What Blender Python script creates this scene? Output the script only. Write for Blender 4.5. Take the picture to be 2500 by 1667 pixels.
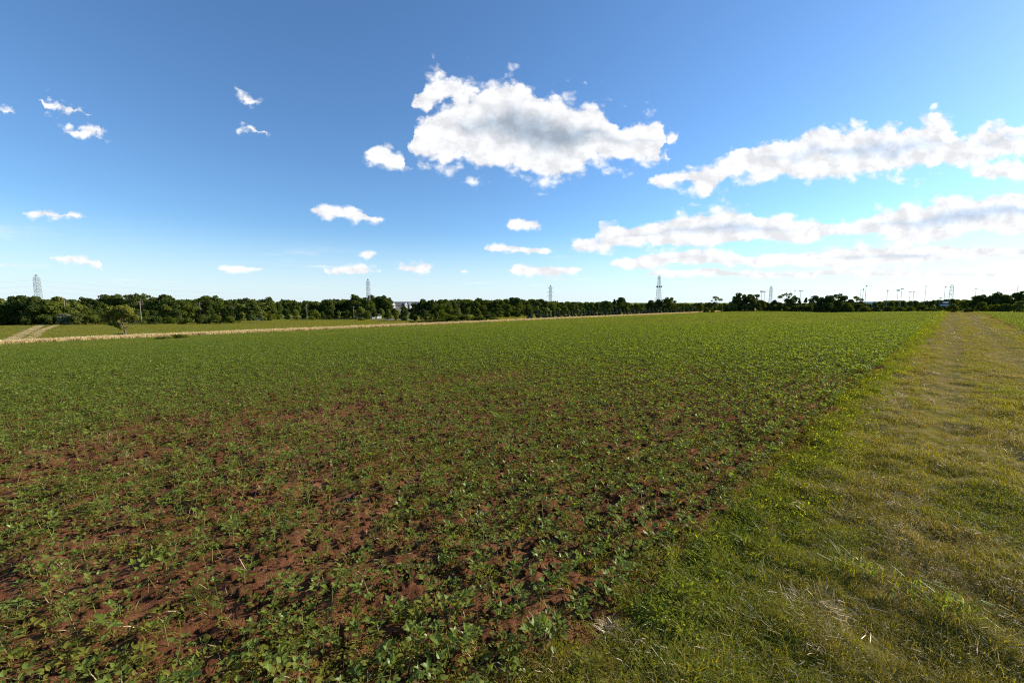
import bpy, math, random
import numpy as np
from mathutils import Vector, Matrix

# ------------------------------------------------------------------ clear
for o in list(bpy.data.objects):
    bpy.data.objects.remove(o)
SC = bpy.context.scene
COL = SC.collection
rng = np.random.default_rng(7)
random.seed(7)

# ------------------------------------------------------------------ camera
CAM_H = 1.65
FPX = 1000.0                      # focal length in pixels of the 2500 px wide photograph
PITCH = math.radians(5.6)         # looking slightly down
cam_d = bpy.data.cameras.new('camera')
cam_d.sensor_width = 36.0
cam_d.lens = FPX / 2500.0 * 36.0
cam_d.clip_start = 0.05
cam_d.clip_end = 20000.0
cam = bpy.data.objects.new('camera', cam_d)
cam.location = (0, 0, CAM_H)
cam.rotation_euler = (math.radians(90) - PITCH, 0, 0)
COL.objects.link(cam)
SC.camera = cam

# ------------------------------------------------------------------ light
SUN_AZ = math.radians(70.0)       # to the right of the view direction (+Y)
SUN_EL = math.radians(24.0)
SUN_STRENGTH = 5.0
SKY_STRENGTH = 0.086
SKY_TINT = (0.74, 0.97, 1.16, 1)   # the photograph's cool white balance
CLOUD_LIGHT = 0.61
HAZE_L = (5.2, 6.1, 6.9)
EXPOSURE = 0.88
sun_d = bpy.data.lights.new('sun', 'SUN')
sun_d.energy = SUN_STRENGTH
sun_d.angle = math.radians(0.53)
sun_d.color = (1.0, 0.90, 0.76)
sun = bpy.data.objects.new('sun', sun_d)
to_sun = Vector((math.sin(SUN_AZ) * math.cos(SUN_EL), math.cos(SUN_AZ) * math.cos(SUN_EL), math.sin(SUN_EL)))
sun.rotation_euler = to_sun.to_track_quat('Z', 'Y').to_euler()
sun.location = (60, 30, 60)
COL.objects.link(sun)

vs = SC.view_settings
vs.view_transform = 'Standard'
vs.look = 'None'
vs.exposure = EXPOSURE
vs.gamma = 1.0
vs.use_curve_mapping = False

cy = SC.cycles
cy.max_bounces = 6
cy.diffuse_bounces = 3
cy.glossy_bounces = 2
cy.transmission_bounces = 4
cy.transparent_max_bounces = 4
cy.use_denoising = False
cy.use_adaptive_sampling = True
cy.adaptive_threshold = 0.012
cy.filter_width = 1.15


def pxdir(px, py):
    """direction in the world through a pixel of the 2500x1667 photograph"""
    u = (px - 1250.0) / FPX
    v = (833.5 - py) / FPX
    cp, sp = math.cos(PITCH), math.sin(PITCH)
    return (u, cp + v * sp, -sp + v * cp)


# ------------------------------------------------------------------ sky (world)
world = bpy.data.worlds.new('World')
SC.world = world
world.use_nodes = True
WN = world.node_tree.nodes
WL = world.node_tree.links
WN.clear()


class NB:
    """tiny node-building helper"""
    def __init__(self, tree):
        self.t = tree

    def node(self, kind, **kw):
        n = self.t.nodes.new(kind)
        for k, v in kw.items():
            setattr(n, k, v)
        return n

    def link(self, a, b):
        self.t.links.new(a, b)

    def put(self, sock, v):
        if hasattr(v, 'is_output') or isinstance(v, bpy.types.NodeSocket):
            self.t.links.new(v, sock)
        else:
            sock.default_value = v

    def math(self, op, a, b=None, c=None, clamp=False):
        n = self.node('ShaderNodeMath', operation=op)
        n.use_clamp = clamp
        self.put(n.inputs[0], a)
        if b is not None:
            self.put(n.inputs[1], b)
        if c is not None:
            self.put(n.inputs[2], c)
        return n.outputs[0]

    def vmath(self, op, a, b=None):
        n = self.node('ShaderNodeVectorMath', operation=op)
        self.put(n.inputs[0], a)
        if b is not None:
            self.put(n.inputs[1], b)
        return n.outputs['Value'] if op in ('LENGTH', 'DOT_PRODUCT') else n.outputs[0]

    def noise(self, vec, scale, detail=4, rough=0.55, dim='3D', lac=2.0, dist=0.0):
        n = self.node('ShaderNodeTexNoise', noise_dimensions=dim)
        self.put(n.inputs['Vector'], vec)
        n.inputs['Scale'].default_value = scale
        n.inputs['Detail'].default_value = detail
        n.inputs['Roughness'].default_value = rough
        n.inputs['Lacunarity'].default_value = lac
        n.inputs['Distortion'].default_value = dist
        return n

    def smooth(self, x, lo, hi, a=0.0, b=1.0):
        n = self.node('ShaderNodeMapRange', interpolation_type='SMOOTHSTEP')
        self.put(n.inputs[0], x)
        n.inputs[1].default_value = lo
        n.inputs[2].default_value = hi
        n.inputs[3].default_value = a
        n.inputs[4].default_value = b
        return n.outputs[0]

    def mix(self, fac, a, b):
        n = self.node('ShaderNodeMix', data_type='RGBA')
        self.put(n.inputs[0], fac)
        self.put(n.inputs[6], a)
        self.put(n.inputs[7], b)
        return n.outputs[2]


B = NB(world.node_tree)
tc = B.node('ShaderNodeTexCoord')
sky = B.node('ShaderNodeTexSky', sky_type='NISHITA')
sky.sun_disc = False
sky.sun_elevation = SUN_EL
sky.sun_rotation = SUN_AZ
sky.altitude = 80
sky.air_density = 1.0
sky.dust_density = 0.24
sky.ozone_density = 3.0
sep = B.node('ShaderNodeSeparateXYZ')
B.link(tc.outputs['Generated'], sep.inputs[0])
# the clouds: a distant vertical tangent plane north of the viewer (x/y, z/y) for the cumulus seen there
yy = B.math('MAXIMUM', sep.outputs[1], 0.05)
qx = B.math('DIVIDE', sep.outputs[0], yy)
qz = B.math('DIVIDE', sep.outputs[2], yy)
cmb = B.node('ShaderNodeCombineXYZ')
B.link(qx, cmb.inputs[0])
B.link(qz, cmb.inputs[1])
Q = cmb.outputs[0]

# cloud banks: (px, top, bottom, strength) along the horizon, as seen in the photograph; strength 0 = gap
BANKS = [
    [(998, 350, 352, 0), (1008, 300, 380, .9), (1035, 275, 398, 1.0), (1075, 240, 400, 1.0), (1110, 205, 400, 1.15), (1150, 205, 412, 1.25), (1200, 196, 412, 1.4), (1250, 198, 415, 1.5),
     (1300, 222, 432, 1.6), (1350, 236, 438, 1.6), (1400, 236, 425, 1.55), (1440, 245, 402, 1.4), (1475, 256, 404, 1.2), (1500, 288, 404, 1.1), (1540, 276, 404, 1.1), (1580, 268, 402, 1.1),
     (1613, 284, 394, 1.05), (1626, 335, 352, 0)],
    [(1590, 450, 452, 0), (1602, 432, 458, .7), (1660, 420, 460, .8), (1740, 388, 465, .9), (1790, 365, 450, .95), (1850, 348, 440, 1.1), (1930, 335, 440, 1.2), (1985, 298, 435, 1.3),
     (2030, 325, 432, 1.3), (2085, 300, 435, 1.4), (2140, 300, 430, 1.4), (2200, 312, 430, 1.4), (2270, 285, 422, 1.3), (2310, 288, 405, 1.1), (2340, 335, 405, .9), (2400, 305, 402, 1.2),
     (2500, 296, 385, 1.25), (2650, 296, 375, 1.2)],
    [(70, 525, 527, 0), (92, 514, 530, .5), (150, 517, 537, .5), (212, 530, 541, .35), (222, 536, 537, 0), (752, 508, 510, 0), (770, 502, 530, .65), (850, 504, 533, .75), (930, 528, 550, .6), (942, 540, 541, 0),
     (1228, 549, 550, 0), (1245, 538, 556, .7), (1300, 532, 557, .75), (1335, 550, 551, 0), (1362, 600, 602, 0), (1400, 586, 618, .75), (1460, 585, 612, .75), (1482, 560, 608, .85), (1540, 546, 608, 1.1), (1620, 526, 614, 1.25),
     (1700, 516, 608, 1.3), (1780, 500, 602, 1.4), (1860, 516, 598, 1.25), (1960, 532, 592, 1.0), (2060, 532, 584, .9), (2130, 518, 575, 1.1), (2200, 502, 592, 1.3), (2320, 478, 592, 1.5), (2450, 472, 562, 1.5), (2650, 460, 550, 1.3)],
    [(112, 633, 634, 0), (130, 623, 640, .5), (180, 624, 646, .55), (232, 640, 649, .35), (250, 645, 646, 0), (872, 619, 620, 0), (900, 612, 626, .6), (925, 619, 620, 0), (1172, 609, 610, 0), (1195, 597, 619, .7), (1238, 602, 618, .6),
     (1290, 603, 622, .7), (1340, 606, 616, .6), (1352, 611, 612, 0), (1488, 647, 648, 0), (1525, 631, 654, .8), (1620, 618, 652, 1.0), (1700, 602, 652, 1.1), (1780, 618, 652, .8), (1830, 628, 644, .8), (1900, 615, 650, 1.05), (2000, 605, 652, 1.1),
     (2100, 598, 654, 1.2), (2250, 598, 648, 1.2), (2400, 598, 632, .9), (2490, 605, 625, .6), (2650, 615, 640, .6)],
    [(525, 657, 658, 0), (560, 651, 663, .42), (645, 651, 662, .45), (662, 657, 658, 0), (800, 665, 666, 0), (820, 654, 671, .6), (890, 651, 673, .6), (908, 660, 661, 0), (948, 657, 658, 0), (970, 644, 667, .5), (1040, 638, 668, .6), (1078, 652, 653, 0),
     (1115, 663, 664, 0), (1140, 656, 669, .55), (1166, 663, 664, 0), (1225, 661, 662, 0), (1260, 651, 670, .7), (1340, 646, 674, .85), (1400, 649, 670, .75), (1452, 659, 660, 0), (1545, 671, 672, 0), (1620, 659, 677, .6), (1720, 654, 673, .7), (1800, 660, 676, .6), (1900, 663, 681, .55),
     (2050, 655, 673, .6), (2200, 661, 677, .6), (2350, 663, 677, .5), (2650, 665, 677, .45)],
    [(-40, 258, 259, 0), (0, 252, 268, .45), (35, 258, 271, .45), (48, 265, 266, 0), (60, 247, 248, 0), (90, 238, 264, .55), (160, 251, 287, .6), (215, 275, 298, .55), (245, 294, 295, 0), (578, 230, 231, 0), (592, 216, 252, .5), (615, 234, 256, .5), (642, 247, 248, 0),
     (985, 262, 263, 0), (1012, 234, 272, .55), (1045, 182, 278, .7), (1068, 166, 262, .9), (1110, 186, 245, .95), (1135, 212, 214, 0), (1462, 228, 229, 0), (1475, 206, 252, .34), (1490, 246, 247, 0)],
    [(118, 317, 318, 0), (150, 311, 326, .42), (210, 306, 337, .6), (255, 317, 336, .45), (272, 329, 330, 0), (575, 306, 307, 0), (600, 298, 321, .5), (650, 307, 328, .55), (664, 320, 321, 0), (880, 382, 384, 0), (908, 352, 404, .75), (950, 356, 414, .85), (985, 388, 412, .5), (994, 404, 405, 0),
     (1612, 346, 347, 0), (1630, 334, 357, .55), (1655, 336, 355, .55), (1668, 346, 347, 0), (2350, 424, 425, 0), (2400, 402, 438, .65), (2500, 390, 436, .7), (2650, 380, 432, .7)],
]


def to_q(px, py):
    d = pxdir(px, py)
    return d[0] / d[1], d[2] / d[1]


QX0, QX1 = to_q(-300, 600)[0], to_q(2800, 600)[0]
QZMAX, QHMAX = 0.75, 0.25
# the edges are torn by noise, gently near the horizon
grow = B.smooth(qz, 0.0, 0.38, 0.16, 1.0)
w1 = B.noise(Q, 9.0, 2, 0.6)
w2 = B.noise(Q, 34.0, 3, 0.65)
wv = B.vmath('ADD', B.vmath('MULTIPLY', B.vmath('SUBTRACT', w1.outputs['Color'], (0.5, 0.5, 0.5)), (0.085, 0.055, 0.0)),
             B.vmath('MULTIPLY', B.vmath('SUBTRACT', w2.outputs['Color'], (0.5, 0.5, 0.5)), (0.040, 0.032, 0.0)))
wsep = B.node('ShaderNodeSeparateXYZ')
B.link(wv, wsep.inputs[0])
qxw = B.math('ADD', qx, wsep.outputs[0])
qzw = B.math('ADD', qz, B.math('MULTIPLY', wsep.outputs[1], grow))
tpos = B.math('MULTIPLY_ADD', qxw, 1.0 / (QX1 - QX0), -QX0 / (QX1 - QX0))
field = None
for bank in BANKS:
    rp = B.node('ShaderNodeValToRGB')
    cr = rp.color_ramp
    cr.interpolation = 'LINEAR'
    assert len(bank) <= 32
    while len(cr.elements) < len(bank):
        cr.elements.new(0.5)
    for el, (px, t0, b0, st) in zip(cr.elements, bank):
        st = st * 1.25 if st < .72 else st
        zt, zb = to_q(px, t0)[1], to_q(px, b0)[1]
        el.position = (to_q(px, (t0 + b0) / 2)[0] - QX0) / (QX1 - QX0)
        el.color = ((zt + zb) / 2 / QZMAX, max((zt - zb) / 2 * (1.26 if bank is BANKS[0] else 1.5 if st < .9 else 1.17), .0004) / QHMAX, st / 2, 1)
    B.link(tpos, rp.inputs[0])
    sc_ = B.node('ShaderNodeSeparateColor')
    B.link(rp.outputs[0], sc_.inputs[0])
    dz = B.math('ABSOLUTE', B.math('MULTIPLY_ADD', sc_.outputs[0], -QZMAX, qzw))
    h_ = B.math('MULTIPLY_ADD', sc_.outputs[1], QHMAX, 0.0003)
    e = B.math('MULTIPLY', B.math('SUBTRACT', 1.0, B.math('DIVIDE', dz, h_)), B.math('MULTIPLY', sc_.outputs[2], 2.0))
    e = B.math('MAXIMUM', e, -3.0)
    e = B.math('SUBTRACT', e, B.math('LESS_THAN', sc_.outputs[2], 0.02))
    field = e if field is None else B.math('MAXIMUM', field, e)
QN = B.vmath('MULTIPLY', Q, (1.0, 1.35, 1.0))
n1 = B.noise(QN, 15.0, 7, 0.60)
n2 = B.noise(B.vmath('ADD', QN, (0.020, 0.016, 0.0)), 15.0, 5, 0.60)
vo = B.node('ShaderNodeTexVoronoi', voronoi_dimensions='2D', feature='F1')
B.link(B.vmath('ADD', QN, B.vmath('MULTIPLY', wv, (0.6, 0.6, 0.0))), vo.inputs['Vector'])
vo.inputs['Scale'].default_value = 17.0
vo.inputs['Detail'].default_value = 2.0
vo.inputs['Roughness'].default_value = 0.5
puff = vo.outputs['Distance']
edge = B.math('ADD', B.math('MINIMUM', field, 0.85), B.math('MULTIPLY_ADD', n1.outputs[0], 1.5, -0.75))
edge = B.math('ADD', edge, B.math('MULTIPLY', B.math('SUBTRACT', 0.52, puff), B.smooth(qz, 0.15, 0.45, 0.55, 1.0)))
edge = B.math('ADD', edge, B.smooth(field, 0.35, 0.95, 0.0, 0.75))
torn = B.noise(B.vmath('MULTIPLY', Q, (1.0, 2.6, 1.0)), 7.0, 3, 0.55)
edge = B.math('ADD', edge, B.math('MULTIPLY', B.math('SUBTRACT', torn.outputs[0], 0.485), B.smooth(qz, 0.42, 0.18, 0.4, 2.3)))
front = B.smooth(sep.outputs[1], 0.12, 0.30)
dens = B.math('MULTIPLY', B.smooth(edge, -0.10, 0.58, 0.0, 0.985), front)
# faint small fair-weather clouds low over the whole horizon, all round
zc = B.math('MAXIMUM', sep.outputs[2], 0.010)
cmb2 = B.node('ShaderNodeCombineXYZ')
B.link(B.math('DIVIDE', sep.outputs[0], zc), cmb2.inputs[0])
B.link(B.math('DIVIDE', sep.outputs[1], zc), cmb2.inputs[1])
lay = B.noise(cmb2.outputs[0], 0.30, 4, 0.55)
lay_d = B.math('MULTIPLY', B.math('MULTIPLY', B.smooth(lay.outputs[0], 0.56, 0.70), B.smooth(sep.outputs[2], 0.015, 0.04)), B.smooth(sep.outputs[2], 0.16, 0.06, 0.0, 0.42))
dens = B.math('MAXIMUM', dens, lay_d)
deep = B.math('ADD', field, B.math('MULTIPLY_ADD', n1.outputs[0], 0.5, -0.25))
shade = B.smooth(deep, 0.86, 1.48)
lit = B.math('MULTIPLY_ADD', B.math('SUBTRACT', n1.outputs[0], n2.outputs[0]), 0.9, 0.97)
lit = B.math('ADD', lit, B.math('MULTIPLY_ADD', puff, -0.16, 0.06))
lit = B.math('MINIMUM', B.math('MAXIMUM', lit, 0.78), 1.06)
grey_l = B.mix(B.smooth(qx, 0.1, 0.75), (0.42, 0.50, 0.60, 1), (0.64, 0.75, 0.92, 1))
ccol = B.mix(shade, (0.95, 0.96, 0.98, 1), grey_l)
cbg = B.node('ShaderNodeBackground')
B.link(ccol, cbg.inputs[0])
B.link(B.math('MULTIPLY', lit, CLOUD_LIGHT), cbg.inputs[1])
sbg = B.node('ShaderNodeBackground')
tint = B.node('ShaderNodeMix', data_type='RGBA', blend_type='MULTIPLY')
tint.inputs[0].default_value = 1.0
B.link(sky.outputs[0], tint.inputs[6])
tint.inputs[7].default_value = SKY_TINT
hz = B.smooth(sep.outputs[2], 0.17, -0.03, 0.0, 0.75)        # pale summer haze along the whole horizon
sky_c = B.mix(hz, tint.outputs[2], (HAZE_L[0], HAZE_L[1], HAZE_L[2], 1))
B.link(sky_c, sbg.inputs[0])
sbg.inputs[1].default_value = SKY_STRENGTH
mixs = B.node('ShaderNodeMixShader')
B.link(dens, mixs.inputs[0])
B.link(sbg.outputs[0], mixs.inputs[1])
B.link(cbg.outputs[0], mixs.inputs[2])
wo = B.node('ShaderNodeOutputWorld')
B.link(mixs.outputs[0], wo.inputs[0])
world.cycles.sampling_method = 'MANUAL'
world.cycles.sample_map_resolution = 512

# ------------------------------------------------------------------ terrain
LAZ = math.radians(47.0)
ES = (math.sin(LAZ), math.cos(LAZ))          # along the lane
EW = (-math.cos(LAZ), math.sin(LAZ))         # to the left of the lane, across the field
W_LANE_L, W_LANE_R = 0.95, -2.7
W_STRIP0, W_STRIP1 = 117.2, 124.0


def sw(x, y):
    return x * ES[0] + y * ES[1], x * EW[0] + y * EW[1]


def xy(s, w):
    return s * ES[0] + w * EW[0], s * ES[1] + w * EW[1]


def sst(a, b, x):
    t = np.clip((np.asarray(x, float) - a) / (b - a), 0, 1)
    return t * t * (3 - 2 * t)


def _hash(ix, iy, seed):
    h = (ix.astype(np.int64) * 374761393 + iy.astype(np.int64) * 668265263 + seed * 1442695041) & 0xFFFFFFFF
    h = ((h ^ (h >> 13)) * 1274126177) & 0xFFFFFFFF
    h = h ^ (h >> 16)
    return (h & 0xFFFF) / 65535.0


def vnoise(x, y, seed=0):
    x = np.asarray(x, float)
    y = np.asarray(y, float)
    ix, iy = np.floor(x), np.floor(y)
    fx, fy = x - ix, y - iy
    fx = fx * fx * (3 - 2 * fx)
    fy = fy * fy * (3 - 2 * fy)
    a = _hash(ix, iy, seed)
    b = _hash(ix + 1, iy, seed)
    c = _hash(ix, iy + 1, seed)
    d = _hash(ix + 1, iy + 1, seed)
    return (a * (1 - fx) + b * fx) * (1 - fy) + (c * (1 - fx) + d * fx) * fy


def fbm(x, y, seed=0, octv=4, gain=0.5):
    t, amp, tot = 0.0, 1.0, 0.0
    for k in range(octv):
        t = t + amp * vnoise(np.asarray(x) * 2 ** k, np.asarray(y) * 2 ** k, seed + 17 * k)
        tot += amp
        amp *= gain
    return t / tot


RISE, HSQ = 0.1, 0.00031


def terrain(x, y):
    x = np.asarray(x, float)
    y = np.asarray(y, float)
    s, w = sw(x, y)
    p = -6.4 * np.clip(w / 120.0, 0, 1) ** 1.22
    g = 0.013 + 0.017 * sst(0, 120, s)
    out = np.clip(w - 120, 0, 230)
    p = p - g * out
    rise = RISE * sst(20, 110, s) * sst(85, 20, w)
    hs = -HSQ * np.clip(s - 70, 0, 50) ** 2 - HSQ * 100 * np.clip(s - 120, 0, 130)
    hs = hs * sst(112, 25, w)
    right = -0.010 * np.clip(-w - 3, 0, 200)
    r = np.hypot(x, y)
    roll = (fbm(x / 90 + 5, y / 90 + 3, 3, 2) - 0.5) * 0.8 * sst(60, 260, r) * sst(126, 175, w)
    far = -0.012 * np.clip(r - 430, 0, 500)
    return p + rise + hs + right + roll + far


def micro(x, y):
    """clods and dips of the near ground"""
    s, w = sw(np.asarray(x, float), np.asarray(y, float))
    r = np.hypot(x, y)
    soil = sst(0.9, 1.6, w) * sst(122, 118, w)
    near = sst(26, 9, r)
    cl = (fbm(np.asarray(x) * 13, np.asarray(y) * 13, 11, 3) - 0.5) * 0.05
    big = (fbm(np.asarray(x) * 3.1, np.asarray(y) * 3.1, 23, 2) - 0.5) * 0.07
    furrow = 0.006 * np.sin(w / 0.22 * 2 * math.pi)
    lane = (fbm(np.asarray(x) * 2.6, np.asarray(y) * 2.6, 31, 3) - 0.5) * 0.13
    track = -0.035 * (np.exp(-((w + 0.05) / 0.2) ** 2) + np.exp(-((w + 1.35) / 0.22) ** 2))
    return near * (soil * (cl + big + furrow) + (1 - soil) * lane) + track * (1 - soil) * sst(80, 30, r)


def gz(x, y):
    return terrain(x, y) + micro(x, y)


def unproject(px, py):
    """where the sight line through a pixel meets the terrain"""
    d = pxdir(px, py)
    t = 1.0
    for _ in range(4000):
        x, y, z = d[0] * t, d[1] * t, CAM_H + d[2] * t
        dz = z - float(terrain(x, y))
        if dz < 0.01 * 1 or t > 3000:
            break
        t += max(0.02, dz * 1.5)
    return x, y


def at_depth(px, py, Y):
    d = pxdir(px, py)
    return d[0] / d[1] * Y, Y, CAM_H + d[2] / d[1] * Y


# ------------------------------------------------------------------ materials
def new_mat(name):
    m = bpy.data.materials.new(name)
    m.use_nodes = True
    m.node_tree.nodes.clear()
    return m, NB(m.node_tree)


def finish(m, b, shader):
    o = b.node('ShaderNodeOutputMaterial')
    b.link(shader, o.inputs[0])
    return m


def leaf_mat(name, c1, c2, trans=0.45, rough=0.5, gloss=0.06, noise_scale=3.0, tcol=None):
    """leaf: diffuse, light through it, a faint sheen; colour varies between the two tones"""
    m, b = new_mat(name)
    oi = b.node('ShaderNodeObjectInfo')
    geo = b.node('ShaderNodeNewGeometry')
    nz = b.noise(geo.outputs['Position'], noise_scale, 3, 0.6)
    f = b.math('ADD', b.math('MULTIPLY', oi.outputs['Random'], 0.55), b.math('MULTIPLY_ADD', nz.outputs[0], 1.5, -0.52), clamp=True)
    col = b.mix(f, (*c1, 1), (*c2, 1))
    d = b.node('ShaderNodeBsdfDiffuse')
    b.link(col, d.inputs[0])
    t = b.node('ShaderNodeBsdfTranslucent')
    tm = b.node('ShaderNodeMix', data_type='RGBA', blend_type='MULTIPLY')
    tm.inputs[0].default_value = 1.0
    b.link(col, tm.inputs[6])
    tm.inputs[7].default_value = (*(tcol or (1.75, 1.65, 0.45)), 1)
    b.link(tm.outputs[2], t.inputs[0])
    mx = b.node('ShaderNodeMixShader')
    mx.inputs[0].default_value = trans
    b.link(d.outputs[0], mx.inputs[1])
    b.link(t.outputs[0], mx.inputs[2])
    if gloss > 0:
        g = b.node('ShaderNodeBsdfGlossy')
        g.inputs['Roughness'].default_value = rough
        g.inputs[0].default_value = (1, 1, 1, 1)
        mg = b.node('ShaderNodeMixShader')
        mg.inputs[0].default_value = gloss
        b.link(mx.outputs[0], mg.inputs[1])
        b.link(g.outputs[0], mg.inputs[2])
        return finish(m, b, mg.outputs[0])
    return finish(m, b, mx.outputs[0])


def plain_mat(name, c1, c2=None, scale=2.0, rough=0.8, metal=0.0, bump=0.0, bscale=30.0):
    m, b = new_mat(name)
    p = b.node('ShaderNodeBsdfPrincipled')
    p.inputs['Roughness'].default_value = rough
    p.inputs['Metallic'].default_value = metal
    p.inputs['Specular IOR Level'].default_value = 0.3
    tcn = b.node('ShaderNodeTexCoord')
    c2 = c2 or tuple(v * 0.8 for v in c1)
    nz = b.noise(tcn.outputs['Object'], scale, 5, 0.6)
    b.link(b.mix(b.smooth(nz.outputs[0], 0.3, 0.7), (*c1, 1), (*c2, 1)), p.inputs['Base Color'])
    if bump:
        nb = b.noise(tcn.outputs['Object'], bscale, 4, 0.65)
        bp = b.node('ShaderNodeBump')
        bp.inputs['Strength'].default_value = bump
        bp.inputs['Distance'].default_value = 0.05
        b.link(nb.outputs[0], bp.inputs['Height'])
        b.link(bp.outputs[0], p.inputs['Normal'])
    return finish(m, b, p.outputs[0])


def soil_mat():
    m, b = new_mat('red_soil')
    tcn = b.node('ShaderNodeTexCoord')
    P = tcn.outputs['Object']
    a = b.noise(P, 0.7, 4, 0.6)
    f = b.noise(P, 16.0, 6, 0.7)
    v = b.noise(P, 90.0, 4, 0.7)
    c = b.mix(b.smooth(a.outputs[0], 0.35, 0.68), (0.142, 0.058, 0.027, 1), (0.225, 0.102, 0.050, 1))
    c = b.mix(b.smooth(f.outputs[0], 0.38, 0.72), c, (0.095, 0.040, 0.020, 1))
    c = b.mix(b.math('MULTIPLY', b.smooth(v.outputs[0], 0.58, 0.75), 0.5), c, (0.26, 0.15, 0.10, 1))
    d = b.node('ShaderNodeBsdfDiffuse')
    b.link(c, d.inputs[0])
    bp = b.node('ShaderNodeBump')
    bp.inputs['Strength'].default_value = 0.9
    bp.inputs['Distance'].default_value = 0.03
    hh = b.math('ADD', b.math('MULTIPLY', f.outputs[0], 1.0), b.math('MULTIPLY', v.outputs[0], 0.3))
    b.link(hh, bp.inputs['Height'])
    b.link(bp.outputs[0], d.inputs['Normal'])
    return finish(m, b, d.outputs[0])


def turf_mat(name, g1, g2, tan, tan_amt, s1=0.25, s2=3.0):
    m, b = new_mat(name)
    tcn = b.node('ShaderNodeTexCoord')
    P = tcn.outputs['Object']
    a = b.noise(P, s1, 5, 0.6)
    f = b.noise(P, s2, 6, 0.7)
    g = b.noise(P, 40.0, 3, 0.7)
    c = b.mix(b.smooth(a.outputs[0], 0.35, 0.65), (*g1, 1), (*g2, 1))
    c = b.mix(b.math('MULTIPLY', b.smooth(f.outputs[0], 0.45, 0.72), tan_amt), c, (*tan, 1))
    c = b.mix(b.math('MULTIPLY', b.smooth(g.outputs[0], 0.45, 0.7), 0.45), c, tuple(v * 0.45 for v in g1) + (1,))
    d = b.node('ShaderNodeBsdfDiffuse')
    b.link(c, d.inputs[0])
    bp = b.node('ShaderNodeBump')
    bp.inputs['Strength'].default_value = 0.6
    bp.inputs['Distance'].default_value = 0.05
    b.link(f.outputs[0], bp.inputs['Height'])
    b.link(bp.outputs[0], d.inputs['Normal'])
    return finish(m, b, d.outputs[0])


M = {}
M['soil'] = soil_mat()
M['lane'] = turf_mat('lane_turf', (0.125, 0.115, 0.024), (0.16, 0.125, 0.036), (0.29, 0.22, 0.12), 0.6, 0.8, 5.0)
M['meadow'] = turf_mat('meadow_turf', (0.110, 0.145, 0.026), (0.150, 0.160, 0.034), (0.25, 0.21, 0.07), 0.28, 0.03, 0.35)
M['track'] = turf_mat('dry_track', (0.30, 0.23, 0.12), (0.36, 0.28, 0.15), (0.22, 0.19, 0.09), 0.4, 0.3, 2.0)
M['gravel'] = plain_mat('gravel', (0.17, 0.165, 0.16), (0.11, 0.11, 0.105), 1.5, 0.9)
M['soy'] = leaf_mat('soy_leaf', (0.110, 0.160, 0.026), (0.185, 0.228, 0.045), 0.48, 0.36, 0.012, 6.0)
M['soy_stem'] = leaf_mat('soy_stem', (0.19, 0.18, 0.06), (0.24, 0.21, 0.08), 0.2, 0.5, 0.0)
M['soyfar'] = leaf_mat('soy_leaf_far', (0.112, 0.155, 0.028), (0.186, 0.218, 0.048), 0.44, 0.45, 0.008, 0.25)
M['weed'] = leaf_mat('weed_leaf', (0.130, 0.145, 0.024), (0.205, 0.200, 0.044), 0.45, 0.5, 0.0, 4.0)
M['weed_b'] = leaf_mat('bright_weed', (0.190, 0.22, 0.022), (0.260, 0.275, 0.034), 0.5, 0.5, 0.0, 4.0)
M['grass'] = leaf_mat('grass_blade', (0.150, 0.150, 0.016), (0.225, 0.195, 0.024), 0.46, 0.4, 0.012, 1.2)
M['grass_b'] = leaf_mat('grass_bright', (0.125, 0.185, 0.020), (0.180, 0.230, 0.030), 0.45, 0.4, 0.012, 1.2)
M['grass_o'] = leaf_mat('grass_olive', (0.205, 0.165, 0.030), (0.275, 0.205, 0.048), 0.42, 0.5, 0.008, 1.2, (1.5, 1.4, 0.6))
M['straw'] = leaf_mat('dry_straw', (0.40, 0.31, 0.17), (0.55, 0.45, 0.28), 0.3, 0.4, 0.03, 3.0, (1.2, 1.1, 0.8))
M['hay'] = leaf_mat('dry_grass', (0.56, 0.44, 0.22), (0.70, 0.57, 0.33), 0.35, 0.6, 0.0, 0.6, (1.2, 1.1, 0.8))
M['bark'] = plain_mat('bark', (0.085, 0.065, 0.05), (0.13, 0.11, 0.09), 6.0, 0.9, 0, 0.5, 20)
M['fol_d'] = leaf_mat('foliage_dark', (0.040, 0.062, 0.017), (0.084, 0.106, 0.028), 0.32, 0.6, 0.0, 0.35)
M['fol_m'] = leaf_mat('foliage_mid', (0.056, 0.084, 0.015), (0.110, 0.128, 0.026), 0.34, 0.6, 0.0, 0.35)
M['fol_y'] = leaf_mat('foliage_yellow', (0.095, 0.122, 0.020), (0.150, 0.165, 0.032), 0.38, 0.6, 0.01, 0.35)
M['fol_o'] = leaf_mat('foliage_olive', (0.140, 0.160, 0.032), (0.210, 0.205, 0.048), 0.42, 0.6, 0.0, 0.8)
M['fol_b'] = leaf_mat('foliage_bluegreen', (0.030, 0.052, 0.030), (0.048, 0.072, 0.042), 0.2, 0.6, 0.02, 0.5)
M['fol_g'] = leaf_mat('foliage_greygreen', (0.11, 0.125, 0.075), (0.17, 0.18, 0.12), 0.3, 0.6, 0.01, 0.5)
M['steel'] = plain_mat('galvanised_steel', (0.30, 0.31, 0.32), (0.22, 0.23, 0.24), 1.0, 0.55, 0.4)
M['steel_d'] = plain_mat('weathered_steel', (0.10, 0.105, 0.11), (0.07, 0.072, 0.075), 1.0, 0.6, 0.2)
M['steel_f'] = plain_mat('hazed_steel', (0.26, 0.28, 0.31), (0.20, 0.22, 0.24), 1.0, 0.6, 0.2)  # air haze put into the base colour of far pylons and poles
M['wood'] = plain_mat('pole_wood', (0.26, 0.22, 0.18), (0.19, 0.16, 0.13), 3.0, 0.85)
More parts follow.
